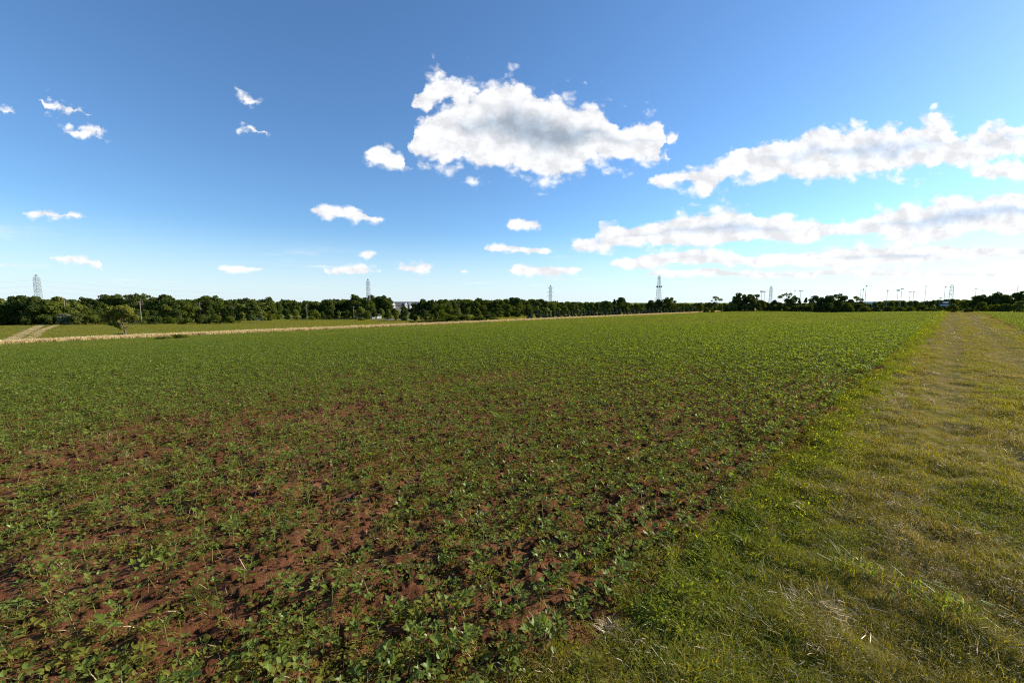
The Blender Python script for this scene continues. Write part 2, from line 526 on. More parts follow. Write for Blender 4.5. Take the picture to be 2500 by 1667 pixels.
M['white'] = plain_mat('white_paint', (0.78, 0.78, 0.76), (0.70, 0.70, 0.68), 0.6, 0.6)
M['pane'] = plain_mat('dark_glass', (0.03, 0.035, 0.04), (0.02, 0.025, 0.03), 1.0, 0.15)
M['roof'] = plain_mat('dark_shingle', (0.075, 0.08, 0.08), (0.055, 0.058, 0.06), 1.5, 0.85)
M['siding'] = plain_mat('grey_siding', (0.16, 0.165, 0.165), (0.12, 0.125, 0.125), 0.8, 0.75)
M['tin'] = plain_mat('grey_tin', (0.20, 0.20, 0.195), (0.13, 0.125, 0.12), 0.7, 0.6)
M['panel'] = plain_mat('pale_panel', (0.52, 0.58, 0.66), (0.46, 0.52, 0.60), 0.5, 0.6)
M['rubber'] = plain_mat('rubber', (0.03, 0.03, 0.03), None, 2, 0.8)
M['brown'] = plain_mat('brown_board', (0.22, 0.13, 0.07), (0.16, 0.09, 0.05), 2.0, 0.8)


# ------------------------------------------------------------------ object helpers
def link(o, parent=None):
    COL.objects.link(o)
    if parent is not None:
        o.parent = parent
    return o


def tag(o, label, cat, group=None, kind=None):
    o['label'] = label
    o['category'] = cat
    if group:
        o['group'] = group
    if kind:
        o['kind'] = kind
    return o


def mesh_np(name, verts, faces, mat=None, smooth=False):
    """verts (n,3) array, faces: (m,k) array or list of lists"""
    me = bpy.data.meshes.new(name)
    verts = np.asarray(verts, np.float32)
    if isinstance(faces, np.ndarray):
        k = faces.shape[1]
        me.vertices.add(len(verts))
        me.vertices.foreach_set('co', verts.ravel())
        me.loops.add(faces.size)
        me.loops.foreach_set('vertex_index', faces.astype(np.int32).ravel())
        me.polygons.add(len(faces))
        me.polygons.foreach_set('loop_start', np.arange(0, faces.size, k, dtype=np.int32))
        me.polygons.foreach_set('loop_total', np.full(len(faces), k, np.int32))
        if smooth:
            me.polygons.foreach_set('use_smooth', np.ones(len(faces), bool))
        me.update(calc_edges=True)
    else:
        me.from_pydata([tuple(v) for v in verts.tolist()], [], faces)
        if smooth:
            for p in me.polygons:
                p.use_smooth = True
        me.update()
    if mat:
        me.materials.append(mat)
    return me


def obj(name, me, parent=None, loc=None):
    o = bpy.data.objects.new(name, me)
    if loc is not None:
        o.location = loc
    return link(o, parent)


def empty(name, loc, rz=0.0):
    o = bpy.data.objects.new(name, None)
    o.location = loc
    o.rotation_euler = (0, 0, rz)
    o.empty_display_size = 0.2
    return link(o)


class MB:
    """collects simple shapes into one mesh"""
    def __init__(self):
        self.v = []
        self.f = []

    def box(self, c, size, rz=0.0):
        n = len(self.v)
        cr, sr = math.cos(rz), math.sin(rz)
        for dz in (-.5, .5):
            for dx, dy in ((-.5, -.5), (.5, -.5), (.5, .5), (-.5, .5)):
                x, y = dx * size[0], dy * size[1]
                self.v.append((c[0] + x * cr - y * sr, c[1] + x * sr + y * cr, c[2] + dz * size[2]))
        for q in ((0, 3, 2, 1), (4, 5, 6, 7), (0, 1, 5, 4), (1, 2, 6, 5), (2, 3, 7, 6), (3, 0, 4, 7)):
            self.f.append([n + i for i in q])
        return self

    def bar(self, a, b, ra, rb=None, sides=4):
        rb = ra if rb is None else rb
        a, b = Vector(a), Vector(b)
        d = (b - a)
        if d.length < 1e-6:
            return self
        d.normalize()
        u = d.cross(Vector((0, 0, 1)))
        if u.length < 1e-3:
            u = Vector((1, 0, 0))
        u.normalize()
        w = d.cross(u)
        n = len(self.v)
        for p, r in ((a, ra), (b, rb)):
            for k in range(sides):
                t = 2 * math.pi * (k + .5) / sides
                q = p + u * math.cos(t) * r + w * math.sin(t) * r
                self.v.append(tuple(q))
        for k in range(sides):
            j = (k + 1) % sides
            self.f.append([n + k, n + j, n + sides + j, n + sides + k])
        self.f.append([n + k for k in range(sides)][::-1])
        self.f.append([n + sides + k for k in range(sides)])
        return self

    def path(self, pts, radii, sides=5):
        for i in range(len(pts) - 1):
            self.bar(pts[i], pts[i + 1], radii[i], radii[i + 1], sides)
        return self

    def poly(self, pts):
        n = len(self.v)
        self.v.extend([tuple(p) for p in pts])
        self.f.append(list(range(n, n + len(pts))))
        return self

    def prism(self, prof, y0, y1):
        """closed profile in x,z extruded along y"""
        n, k = len(self.v), len(prof)
        for yv in (y0, y1):
            for (x, z) in prof:
                self.v.append((x, yv, z))
        for i in range(k):
            j = (i + 1) % k
            self.f.append([n + i, n + j, n + k + j, n + k + i])
        self.f.append([n + i for i in range(k)][::-1])
        self.f.append([n + k + i for i in range(k)])
        return self

    def mesh(self, name, mat, smooth=False):
        me = bpy.data.meshes.new(name)
        me.from_pydata(self.v, [], self.f)
        if smooth:
            for p in me.polygons:
                p.use_smooth = True
        me.materials.append(mat)
        me.update()
        return me

    def build(self, name, mat, parent=None, smooth=False):
        return obj(name, self.mesh(name, mat, smooth), parent)


# ------------------------------------------------------------------ ground sheets
def build_ground():
    az = np.radians(np.concatenate([np.arange(-64, 64, 0.27), np.arange(64, 296, 4.0)]))
    rad = [0.0]
    r = 0.35
    while r < 9000:
        rad.append(r)
        r *= 1.0165
    rad = np.array(rad)
    na, nr = len(az), len(rad)
    R, A = np.meshgrid(rad[1:], az, indexing='ij')
    X, Y = R * np.sin(A), R * np.cos(A)
    Z = gz(X, Y)
    Z = np.where(R > 3000, Z - (R - 3000) * 0.002, Z)
    V = np.stack([X, Y, Z], -1).reshape(-1, 3)
    V = np.vstack([V, [[0, 0, float(gz(0.0, 0.0))]]])
    i = np.arange(nr - 2)[:, None]
    j = np.arange(na)[None, :]
    jn = (j + 1) % na
    F = np.stack([i * na + j, i * na + jn, (i + 1) * na + jn, (i + 1) * na + j], -1).reshape(-1, 4)
    F = F[:, ::-1]
    c = V[F].mean(1)
    s, w = sw(c[:, 0], c[:, 1])
    wob = (fbm(s * 0.9, s * 0 + 3, 5, 3) - .5) * 0.5
    cls = np.full(len(F), 0)
    cls[(w > W_LANE_L + wob) & (w < W_STRIP0) & (s < 262 + 1.19 * w) & (s > -405)] = 1
    cls[(w <= W_LANE_L + wob) & (w >= W_LANE_R) & (s < 262) & (s > -405)] = 2
    cls[(w < W_LANE_R) & (w > -150) & (np.abs(s) < 238)] = 3
    out = {}
    for k, (nm, mat) in enumerate((('meadow', M['meadow']), ('crop_field', M['soil']), ('grass_lane', M['lane']), ('neighbouring_crop_field', M['soil']))):
        Fk = F[cls == k]
        uq, inv = np.unique(Fk, return_inverse=True)
        me = mesh_np(nm, V[uq], inv.reshape(-1, 4), mat, True)
        o = obj(nm, me)
        out[nm] = o
    # the small disc under the camera
    fan = [[len(V) - 1, (jj + 1) % na, jj] for jj in range(na)]
    fan = np.array(fan)
    uq, inv = np.unique(fan, return_inverse=True)
    d = obj('lane_ground', mesh_np('lane_ground', V[uq], inv.reshape(-1, 3)[:, ::-1], M['lane'], True), out['grass_lane'])
    tag(out['meadow'], 'mown meadow and land beyond the pale dry strip, out to the horizon', 'meadow', kind='structure')
    tag(out['crop_field'], 'reddish brown soil of the big soybean field', 'field', kind='structure')
    tag(out['grass_lane'], 'grassy farm lane running along the right edge of the field', 'lane', kind='structure')
    tag(out['neighbouring_crop_field'], 'soil of the second crop field right of the grassy lane', 'field', kind='structure')


build_ground()


# ------------------------------------------------------------------ scatter of uncountable growth
def source_collection(name, meshes):
    c = bpy.data.collections.new(name)
    for i, me in enumerate(meshes):
        o = bpy.data.objects.new('%s_%02d' % (name, i), me)
        c.objects.link(o)
    return c


def scatter(name, P, rot, scl, idx, coll, label, cat, kind='stuff'):
    n = len(P)
    me = bpy.data.meshes.new(name)
    me.vertices.add(n)
    me.vertices.foreach_set('co', np.asarray(P, np.float32).ravel())
    a = me.attributes.new('rot', 'FLOAT_VECTOR', 'POINT')
    a.data.foreach_set('vector', np.asarray(rot, np.float32).ravel())
    a = me.attributes.new('scl', 'FLOAT', 'POINT')
    a.data.foreach_set('value', np.asarray(scl, np.float32).ravel())
    a = me.attributes.new('idx', 'INT', 'POINT')
    a.data.foreach_set('value', np.asarray(idx, np.int32).ravel())
    o = obj(name, me)
    tag(o, label, cat, kind=kind)
    t = bpy.data.node_groups.new(name + '_scatter', 'GeometryNodeTree')
    t.interface.new_socket('Geometry', in_out='INPUT', socket_type='NodeSocketGeometry')
    t.interface.new_socket('Geometry', in_out='OUTPUT', socket_type='NodeSocketGeometry')
    gi = t.nodes.new('NodeGroupInput')
    go = t.nodes.new('NodeGroupOutput')
    ip = t.nodes.new('GeometryNodeInstanceOnPoints')
    ci = t.nodes.new('GeometryNodeCollectionInfo')
    ci.inputs['Collection'].default_value = coll
    ci.inputs['Separate Children'].default_value = True
    ci.inputs['Reset Children'].default_value = True
    ip.inputs['Pick Instance'].default_value = True

    def attr(nm, dt):
        q = t.nodes.new('GeometryNodeInputNamedAttribute')
        q.data_type = dt
        q.inputs['Name'].default_value = nm
        return q.outputs['Attribute']
    e2r = t.nodes.new('FunctionNodeEulerToRotation')
    t.links.new(attr('rot', 'FLOAT_VECTOR'), e2r.inputs[0])
    t.links.new(gi.outputs[0], ip.inputs['Points'])
    t.links.new(ci.outputs[0], ip.inputs['Instance'])
    t.links.new(attr('idx', 'INT'), ip.inputs['Instance Index'])
    t.links.new(e2r.outputs[0], ip.inputs['Rotation'])
    t.links.new(attr('scl', 'FLOAT'), ip.inputs['Scale'])
    t.links.new(ip.outputs[0], go.inputs[0])
    md = o.modifiers.new('scatter', 'NODES')
    md.node_group = t
    return o


def leaflet(base, d, up, L, Wd, fold=0.18, droop=0.15):
    """ovate leaf blade folded along its midrib: 8 vertices"""
    d = Vector(d).normalized()
    side = d.cross(Vector(up)).normalized()
    n = side.cross(d).normalized()
    base = Vector(base)
    prof = ((0.0, 0.0), (0.28, 0.46), (0.62, 0.42), (1.0, 0.0))
    mid, lf, rt = [], [], []
    for (t, h) in prof:
        c = base + d * (L * t) - n * (droop * L * t * t)
        mid.append(c)
        lf.append(c + side * (Wd * h) + n * (fold * Wd * h * 2))
        rt.append(c - side * (Wd * h) + n * (fold * Wd * h * 2))
    v = [mid[0], mid[1], mid[2], mid[3], lf[1], lf[2], rt[1], rt[2]]
    f = [[0, 1, 4], [1, 2, 5, 4], [2, 3, 5], [0, 6, 1], [1, 6, 7, 2], [2, 7, 3]]
    return [tuple(p) for p in v], f


def soy_parts(seed, height):
    """stem and leaves of one young soybean plant as separate part meshes (verts, faces)"""
    R = random.Random(seed)
    parts = []
    lean = R.uniform(-.15, .15), R.uniform(-.15, .15)
    top = Vector((lean[0] * height, lean[1] * height, height))
    mb = MB()
    mb.path([(0, 0, -0.01), tuple(top * 0.5), tuple(top)], [0.0030, 0.0025, 0.0016], 4)
    parts.append(('stem', mb.v, mb.f))
    ang = R.uniform(0, 6.28)
    # a pair of simple leaves low on the stem
    for k in range(2):
        a = ang + math.pi * k
        p = top * 0.42
        d = Vector((math.cos(a), math.sin(a), R.uniform(.1, .5)))
        L = R.uniform(.028, .040)
        q = p + d * 0.02
        v, f = leaflet(q, d + Vector((0, 0, R.uniform(-.4, .6))), (0, 0, 1), L, L * .78, R.uniform(.02, .15), R.uniform(0, .3))
        m2 = MB()
        m2.bar(p, q, .0012, .0010, 3)
        n = len(m2.v)
        parts.append(('leaf', m2.v + v, m2.f + [[i + n for i in ff] for ff in f]))
    # trifoliate leaves up the stem
    for k in range(R.choice((3, 4, 4, 5))):
        t = 0.6 + 0.4 * k / 4.0
        a = ang + 1.5 + k * 2.4 + R.uniform(-.4, .4)
        p = top * min(t, 1)
        pet = R.uniform(.025, .055) * (1.1 - .12 * k)
        d = Vector((math.cos(a), math.sin(a), R.uniform(.6, 1.5))).normalized()
        q = p + d * pet
        m2 = MB()
        m2.bar(p, q, .0013, .0010, 3)
        L = R.uniform(.029, .046) * (1.05 - .10 * k)
        V, Fc = list(m2.v), list(m2.f)
        tilt = R.uniform(-.1, 1.3)
        for j, da in enumerate((0, 1.25, -1.25)):
            dd = Vector((math.cos(a + da), math.sin(a + da), tilt + R.uniform(-.25, .25)))
            v, f = leaflet(q + (Vector(dd).normalized() * (.010 if j == 0 else .003)), dd, (0, 0, 1), L * (1.05 if j == 0 else .92), L * .66, R.uniform(.02, .22), R.uniform(0, .35))
            n = len(V)
            V += v
            Fc += [[i + n for i in ff] for ff in f]
        parts.append(('leaf', V, Fc))
    return parts


SOYV = [soy_parts(100 + i, h) for i, h in enumerate((.10, .12, .14, .09, .15, .11, .13, .075))]


def join_parts(name, parts):
    V, F, mi = [], [], []
    for nm, v, f in parts:
        n = len(V)
        V += list(v)
        F += [[i + n for i in ff] for ff in f]
        mi += [0 if nm == 'stem' else 1] * len(f)
    me = bpy.data.meshes.new(name)
    me.from_pydata(V, [], F)
    me.materials.append(M['soy_stem'])
    me.materials.append(M['soy'])
    me.polygons.foreach_set('material_index', mi)
    me.update()
    return me


def blades(name, seed, n, hmin, hmax, spread, width, mats, lean=0.5, droop=0.5, mix=None):
    """a tuft of bent grass blades"""
    R = random.Random(seed)
    V, F, mi = [], [], []
    for k in range(n):
        a = R.uniform(0, 6.28)
        rr = spread * math.sqrt(R.random())
        b = Vector((math.cos(a) * rr, math.sin(a) * rr, -.005))
        la = R.uniform(0, 6.28)
        h = R.uniform(hmin, hmax)
        ln = R.random() ** 0.7 * lean
        dirv = Vector((math.cos(la) * ln, math.sin(la) * ln, 1)).normalized()
        side = Vector((-math.sin(la), math.cos(la), 0))
        if R.random() < .5:
            side = Vector((math.cos(la + .8), math.sin(la + .8), 0))
        wd = width * R.uniform(.6, 1.3)
        p0 = b
        p1 = b + dirv * h * .5
        p2 = b + dirv * h * .8 + Vector((math.cos(la), math.sin(la), -.3)) * h * droop * .25
        p3 = b + dirv * h * .95 + Vector((math.cos(la), math.sin(la), -.6)) * h * droop * .55
        n0 = len(V)
        for p, ww in ((p0, .8), (p1, 1.0), (p2, .7)):
            V.append(tuple(p - side * wd * ww * .5))
            V.append(tuple(p + side * wd * ww * .5))
        V.append(tuple(p3))
        F += [[n0, n0 + 1, n0 + 3, n0 + 2], [n0 + 2, n0 + 3, n0 + 5, n0 + 4], [n0 + 4, n0 + 5, n0 + 6]]
        m = 0 if not mix else (0 if R.random() > mix else 1)
        mi += [m] * 3
    me = bpy.data.meshes.new(name)
    me.from_pydata(V, [], F)
    for m in mats:
        me.materials.append(m)
    me.polygons.foreach_set('material_index', mi)
    me.update()
    return me


def weed(name, seed, n, L, h, mat, spread=0.04):
    """low broadleaf weed: small leaves on short stalks"""
    R = random.Random(seed)
    V, F = [], []
    for k in range(n):
        a = R.uniform(0, 6.28)
        rr = spread * R.random() ** .6
        b = Vector((math.cos(a) * rr, math.sin(a) * rr, R.uniform(.005, h)))
        aa = a + R.uniform(-.9, .9)
        l = L * R.uniform(.6, 1.2)
        v, f = leaflet(b, (math.cos(aa), math.sin(aa), R.uniform(-.1, 1.1)), (0, 0, 1), l, l * R.uniform(.3, .55), R.uniform(.02, .2), R.uniform(0, .4))
        m0 = len(V)
        V += v
        F += [[i + m0 for i in ff] for ff in f]
    me = bpy.data.meshes.new(name)
    me.from_pydata(V, [], F)
    me.materials.append(mat)
    me.update()
    return me


def in_view(x, y, margin=4.0):
    a = np.degrees(np.arctan2(x, y))
    return (np.abs(a) < 52 + margin) & (y > 0)


def wedge_points(n, r0, r1, amin=-58, amax=58, power=2.0):
    """random points in the wedge in front of the camera"""
    a = np.radians(rng.uniform(amin, amax, n))
    u = rng.uniform(0, 1, n)
    r = (r0 ** power + u * (r1 ** power - r0 ** power)) ** (1 / power)
    return r * np.sin(a), r * np.cos(a)


def rots(n, tilt=0.15):
    return np.stack([rng.normal(0, tilt, n), rng.normal(0, tilt, n), rng.uniform(0, 6.283, n)], -1)


def crop_cover(x, y):
    """how thick the crop stands: thin and patchy close by on the left, closed further out"""
    r = np.hypot(x, y)
    s, w = sw(x, y)
    base = 0.84 + 0.40 * sst(4.5, 13, r) + 0.40 * sst(-1.5, 2.0, x) * sst(2.0, 4.0, r)
    pat = fbm(s * 0.45, w * 0.75, 41, 3)
    base = base * (0.50 + 0.9 * sst(0.30, 0.58, pat))
    bare = np.exp(-(((x + 4.2) / 2.6) ** 2 + ((y - 6.2) / 0.75) ** 2)) + 0.8 * np.exp(-(((x + 5.5) / 2.2) ** 2 + ((y - 4.4) / 0.6) ** 2)) + .5 * np.exp(-(((x + 1.0) / 1.2) ** 2 + ((y - 4.0) / 0.4) ** 2))
    base = base * (1 - 0.68 * np.clip(bare, 0, 1))
    base = np.maximum(base, 1.1 * sst(12, 22, r))
    return base


# rows of soybean, drilled parallel to the lane
def soy_rows(rmax, rowgap, gap):
    ws = np.arange(1.25, 117.0, rowgap)
    P = []
    for wv in ws:
        s0, s1 = -rmax, rmax
        n = int((s1 - s0) / gap)
        s = np.linspace(s0, s1, n) + rng.normal(0, gap * .35, n)
        P.append(np.stack([s, wv + rng.normal(0, .034, n)], -1))
    P = np.concatenate(P)
    x, y = xy(P[:, 0], P[:, 1])
    r = np.hypot(x, y)
    k = (r < rmax) & (r > 1.0) & in_view(x, y, 8)
    return x[k], y[k]


SOY_R = 42.0
sx, sy = soy_rows(SOY_R, 0.22, 0.050)
keep = rng.uniform(0, 1, len(sx)) < crop_cover(sx, sy) * 0.92
sx, sy = sx[keep], sy[keep]
sr = np.hypot(sx, sy)
n = len(sx)
sz = gz(sx, sy)
s_rot = rots(n, 0.14)
s_rot[:, 2] = rng.uniform(0, 6.283, n)
s_scl = rng.uniform(0.52, 1.10, n) * (0.95 + 0.45 * sst(4, 18, sr))
s_idx = rng.integers(0, len(SOYV), n)
# the plants that show largest are individuals
show = np.where((np.abs(np.degrees(np.arctan2(sx, sy))) < 50) & (sy > 1.35), s_scl / sr, 0)
# keep only those inside the bottom edge of the frame
_vz = (sz + 0.06 - CAM_H)
_dep = sy * math.cos(PITCH) - _vz * math.sin(PITCH)
_up = sy * math.sin(PITCH) + _vz * math.cos(PITCH)
_pyy = 833.5 - _up / np.maximum(_dep, .01) * FPX
_pxx = 1250 + sx / np.maximum(_dep, .01) * FPX
show = np.where((_pyy < 1690) & (_pxx > -20) & (_pxx < 2520), show, 0)
order = np.argsort(-show)
IND = order[:296]
rest = np.ones(n, bool)
rest[IND] = False
soy_coll = source_collection('soy_source', [join_parts('soy_plant_%02d' % i, p) for i, p in enumerate(SOYV)])
scatter('soybean_crop', np.stack([sx, sy, sz], -1)[rest], s_rot[rest], s_scl[rest], s_idx[rest], soy_coll,
        'closed stand of young green soybean plants filling the middle of the field', 'crop')

# individual near plants, each with its stem and leaves
SOY_ME = []
for vi, parts in enumerate(SOYV):
    L = []
    for nm, v, f in parts:
        me = bpy.data.meshes.new('soybean_' + nm)
        me.from_pydata(list(v), [], f)
        me.materials.append(M['soy_stem'] if nm == 'stem' else M['soy'])
        me.update()
        L.append((nm, me))
    SOY_ME.append(L)
SOY_GROUP = 'young soybean plants in the foreground'
for i in IND:
    e = empty('soybean_plant', (sx[i], sy[i], sz[i]))
    e.rotation_euler = tuple(s_rot[i])
    e.scale = (s_scl[i],) * 3
    tag(e, 'young green soybean plant standing in the red soil of the foreground', 'soybean plant', SOY_GROUP)
    for nm, me in SOY_ME[s_idx[i]]:
        c = bpy.data.objects.new(nm, me)
        COL.objects.link(c)
        c.parent = e


# far crop: tiles of many plants
def soy_tile(name, seed, size=2.2, plants=150, leaf=0.052, leaves=9):
    R = np.random.default_rng(seed)
    N = plants * leaves
    cx = np.repeat(R.uniform(-size / 2, size / 2, plants), leaves)
    cyv = np.repeat(R.uniform(-size / 2, size / 2, plants), leaves)
    hh = np.repeat(R.uniform(.09, .20, plants), leaves)
    t = R.uniform(.25, 1.0, N)
    a = R.uniform(0, 6.283, N)
    rad = R.uniform(.01, .075, N)
    c = np.stack([cx + np.cos(a) * rad, cyv + np.sin(a) * rad, hh * t], -1)
    d = np.stack([np.cos(a), np.sin(a), R.uniform(-.5, .9, N)], -1)
    d /= np.linalg.norm(d, axis=1)[:, None]
    up = np.stack([R.normal(0, .5, N), R.normal(0, .5, N), np.ones(N)], -1)
    sd = np.cross(d, up)
    sd /= np.linalg.norm(sd, axis=1)[:, None]
    L = leaf * R.uniform(.7, 1.4, N)[:, None]
    W = L * .62
    V = np.stack([c, c + d * L * .5 + sd * W * .5, c + d * L, c + d * L * .5 - sd * W * .5], 1).reshape(-1, 3)
    F = np.arange(N * 4).reshape(-1, 4)
    return mesh_np(name, V, F, M['soyfar'])


tiles = source_collection('soy_tile', [soy_tile('soy_tile_m%d' % i, 300 + i) for i in range(5)])


def tile_points(w0, w1, s0, s1, step, rmin, rmax):
    ws = np.arange(w0, w1, step)
    ss = np.arange(s0, s1, step)
    S, W = np.meshgrid(ss, ws)
    S = S + rng.normal(0, .12, S.shape)
    W = W + rng.normal(0, .12, W.shape)
    x, y = xy(S.ravel(), W.ravel())
    r = np.hypot(x, y)
    k = (r > rmin) & (r < rmax) & in_view(x, y, 6) & (S.ravel() < 259 + 1.19 * W.ravel())
    return x[k], y[k]


tx, ty = tile_points(2.1, 117.0, -140, 402, 2.0, 24.0, 900)
k = rng.uniform(0, 1, len(tx)) < 0.12 + 0.9 * sst(26, SOY_R, np.hypot(tx, ty))
tx, ty = tx[k], ty[k]
nt = len(tx)
tz = gz(tx, ty)


def slope_rot(x, y, rz):
    e = 0.6
    gx = (terrain(x + e, y) - terrain(x - e, y)) / (2 * e)
    gy = (terrain(x, y + e) - terrain(x, y - e)) / (2 * e)
    out = np.zeros((len(x), 3))
    for i in range(len(x)):
        nrm = Vector((-gx[i], -gy[i], 1)).normalized()
        q = Vector((0, 0, 1)).rotation_difference(nrm).to_matrix() @ Matrix.Rotation(rz[i], 3, 'Z')
        out[i] = q.to_euler()
    return out


t_rot = slope_rot(tx, ty, rng.integers(0, 4, nt) * (math.pi / 2) - LAZ + rng.normal(0, .05, nt))
scatter('far_soybean_crop', np.stack([tx, ty, tz], -1), t_rot, rng.uniform(.95, 1.10, nt) * (.86 + .3 * fbm(tx / 9, ty / 9, 19, 2)), rng.integers(0, 5, nt), tiles,
        'even green soybean canopy covering the far part of the field', 'crop')
# the crop right of the lane
ux, uy = tile_points(-120, -3.4, 4, 236, 2.0, 6, 500)
uz = gz(ux, uy)
nu = len(ux)
scatter('neighbouring_soybean_crop', np.stack([ux, uy, uz], -1), slope_rot(ux, uy, rng.integers(0, 4, nu) * (math.pi / 2) - LAZ), rng.uniform(1.0, 1.25, nu), rng.integers(0, 5, nu), tiles,
        'green crop at the right margin beyond the grassy lane', 'crop')

# low weeds and seedlings between the soybean plants
weeds = source_collection('weed_source', [
    weed('weed_a', 1, 16, .022, .03, M['weed']), weed('weed_b', 2, 22, .018, .025, M['weed'], .06), weed('weed_c', 3, 12, .030, .05, M['weed'], .03),
    blades('weed_d', 4, 16, .02, .06, .03, .0035, [M['weed']], 1.1, .6), blades('weed_e', 5, 10, .03, .08, .02, .003, [M['weed'], M['straw']], 1.2, .7, .3)])
wx, wy = wedge_points(80000, 1.2, 26, power=1.35)
ws_, ww_ = sw(wx, wy)
pat = fbm(wx * 1.3, wy * 1.3, 77, 3)
k = (ww_ > 0.8) & (rng.uniform(0, 1, len(wx)) < (0.25 + 0.95 * sst(.40, .66, pat)) * np.where(ww_ < 2.2, 1.2, .8))
wx, wy = wx[k], wy[k]
nw = len(wx)
scatter('field_weeds', np.stack([wx, wy, gz(wx, wy)], -1), rots(nw, .2), rng.uniform(.6, 1.4, nw), rng.integers(0, 5, nw), weeds,
        'small green weeds and seedlings between the soybean plants', 'weeds')

# dry bits of straw and stubble on the soil
stub = source_collection('stubble_source', [
    blades('stub_a', 11, 5, .02, .07, .05, .0028, [M['straw']], 3.0, .1), blades('stub_b', 12, 3, .04, .10, .03, .0030, [M['straw']], 5.0, .0), blades('stub_c', 13, 7, .02, .05, .05, .0025, [M['straw']], 4.0, .2)])
bx, by = wedge_points(3400, 1.2, 16, power=1.4)
_, bw = sw(bx, by)
k = bw > 1.0
bx, by = bx[k], by[k]
nb_ = len(bx)
scatter('field_stubble', np.stack([bx, by, gz(bx, by) + .004], -1), rots(nb_, .3), rng.uniform(.6, 1.3, nb_), rng.integers(0, 3, nb_), stub,
        'short pale bits of old straw lying on the red soil', 'straw')


# clods of soil
def clod(name, seed):
    R = np.random.default_rng(seed)
    t = (1 + 5 ** .5) / 2
    v = np.array([(-1, t, 0), (1, t, 0), (-1, -t, 0), (1, -t, 0), (0, -1, t), (0, 1, t), (0, -1, -t), (0, 1, -t), (t, 0, -1), (t, 0, 1), (-t, 0, -1), (-t, 0, 1)], float)
    v /= np.linalg.norm(v, axis=1)[:, None]
    v *= R.uniform(.65, 1.2, (12, 1)) * np.array([1, R.uniform(.6, 1), R.uniform(.45, .75)])
    f = np.array([(0, 11, 5), (0, 5, 1), (0, 1, 7), (0, 7, 10), (0, 10, 11), (1, 5, 9), (5, 11, 4), (11, 10, 2), (10, 7, 6), (7, 1, 8), (3, 9, 4), (3, 4, 2), (3, 2, 6), (3, 6, 8), (3, 8, 9), (4, 9, 5), (2, 4, 11), (6, 2, 10), (8, 6, 7), (9, 8, 1)])
    return mesh_np(name, v, f, M['soil'])


clods = source_collection('clod_source', [clod('clod_%d' % i, 50 + i) for i in range(5)])
cx_, cy_ = wedge_points(42000, 1.1, 16, power=1.35)
_, cw_ = sw(cx_, cy_)
k = cw_ > 1.1
cx_, cy_ = cx_[k], cy_[k]
nc_ = len(cx_)
scatter('soil_clods', np.stack([cx_, cy_, gz(cx_, cy_)], -1), rots(nc_, .5), rng.uniform(.15, 1.0, nc_) ** 2.4 * .042 + .004, rng.integers(0, 5, nc_), clods,
        'crumbly clods of reddish brown soil on the field surface', 'soil')

# grass of the lane: green, bright, olive and dry tufts chosen by patch
lane_src = source_collection('lane_grass_source', [
    blades('lane_g0', 21, 45, .03, .085, .07, .0027, [M['grass'], M['grass_o']], .9, .8, .2),
    blades('lane_g1', 22, 45, .03, .10, .08, .0027, [M['grass'], M['straw']], 1.0, .9, .08),
    blades('lane_g2', 23, 40, .035, .10, .07, .0030, [M['grass'], M['grass_b']], .9, .9, .30),
    blades('lane_g3', 24, 45, .03, .09, .08, .0027, [M['grass_o'], M['grass']], 1.0, .9, .25),
    blades('lane_g4', 25, 40, .03, .09, .08, .0027, [M['grass_o'], M['straw']], 1.3, .9, .5),
    blades('lane_g5', 26, 29, .03, .11, .09, .0027, [M['straw'], M['grass_o']], 3.0, .6, .3),
    weed('lane_w6', 27, 26, .024, .05, M['weed_b'], .07)])


def lane_tufts(n, r0, r1, smin, smax, power):
    x, y = wedge_points(n, r0, r1, -20, 60, power)
    s, w = sw(x, y)
    wob = (fbm(s * 0.9, s * 0 + 3, 5, 3) - .5) * 0.5
    edge = W_LANE_L + wob + rng.normal(0, .13, n) + .30 * (rng.uniform(0, 1, n) < .05)
    k = (w < edge) & (w > W_LANE_R - .25 + rng.normal(0, .1, n))
    x, y, s, w = x[k], y[k], s[k], w[k]
    m = len(x)
    tr = np.exp(-((w + 0.05) / 0.30) ** 2) + np.exp(-((w + 1.35) / 0.34) ** 2)
    dry = fbm(x * .9, y * .9, 91, 3) - .11 + .30 * tr * sst(4, 16, s) + rng.normal(0, .09, m)
    dry = dry + .05 * sst(14, 40, s) * (w < .3)
    lush = fbm(x * 1.1 + 9, y * 1.1, 92, 3)
    u = rng.uniform(0, 1, m)
    idx = np.where(dry < .42, np.where(u < .5, 0, 1), np.where(dry < .56, np.where(u < .5, 3, 1), np.where(dry < .72, np.where(u < .6, 3, 4), np.where(u < .55, 5, 4))))
    idx = np.where((lush > .63) & (dry < .6), 2, idx)
    idx = np.where((w > .55) & (s > 3) & (s < 14) & (u < .55), 6, idx)
    idx = np.where((w > .75) & (u < .25), 6, idx)
    scl = rng.uniform(smin, smax, m) * (.55 + .95 * fbm(x * 2.4, y * 2.4, 63, 2)) * np.where(idx == 5, .8, 1) * (1 - .45 * np.clip(tr, 0, 1) * sst(4, 10, s))
    thin = fbm(x * 1.7, y * 1.7, 97, 2)
    k2 = rng.uniform(0, 1, m) < np.where(thin > .70, .35, 1) * (1 - .35 * np.clip(tr, 0, 1) * sst(5, 15, s))
    return x[k2], y[k2], idx[k2], scl[k2]


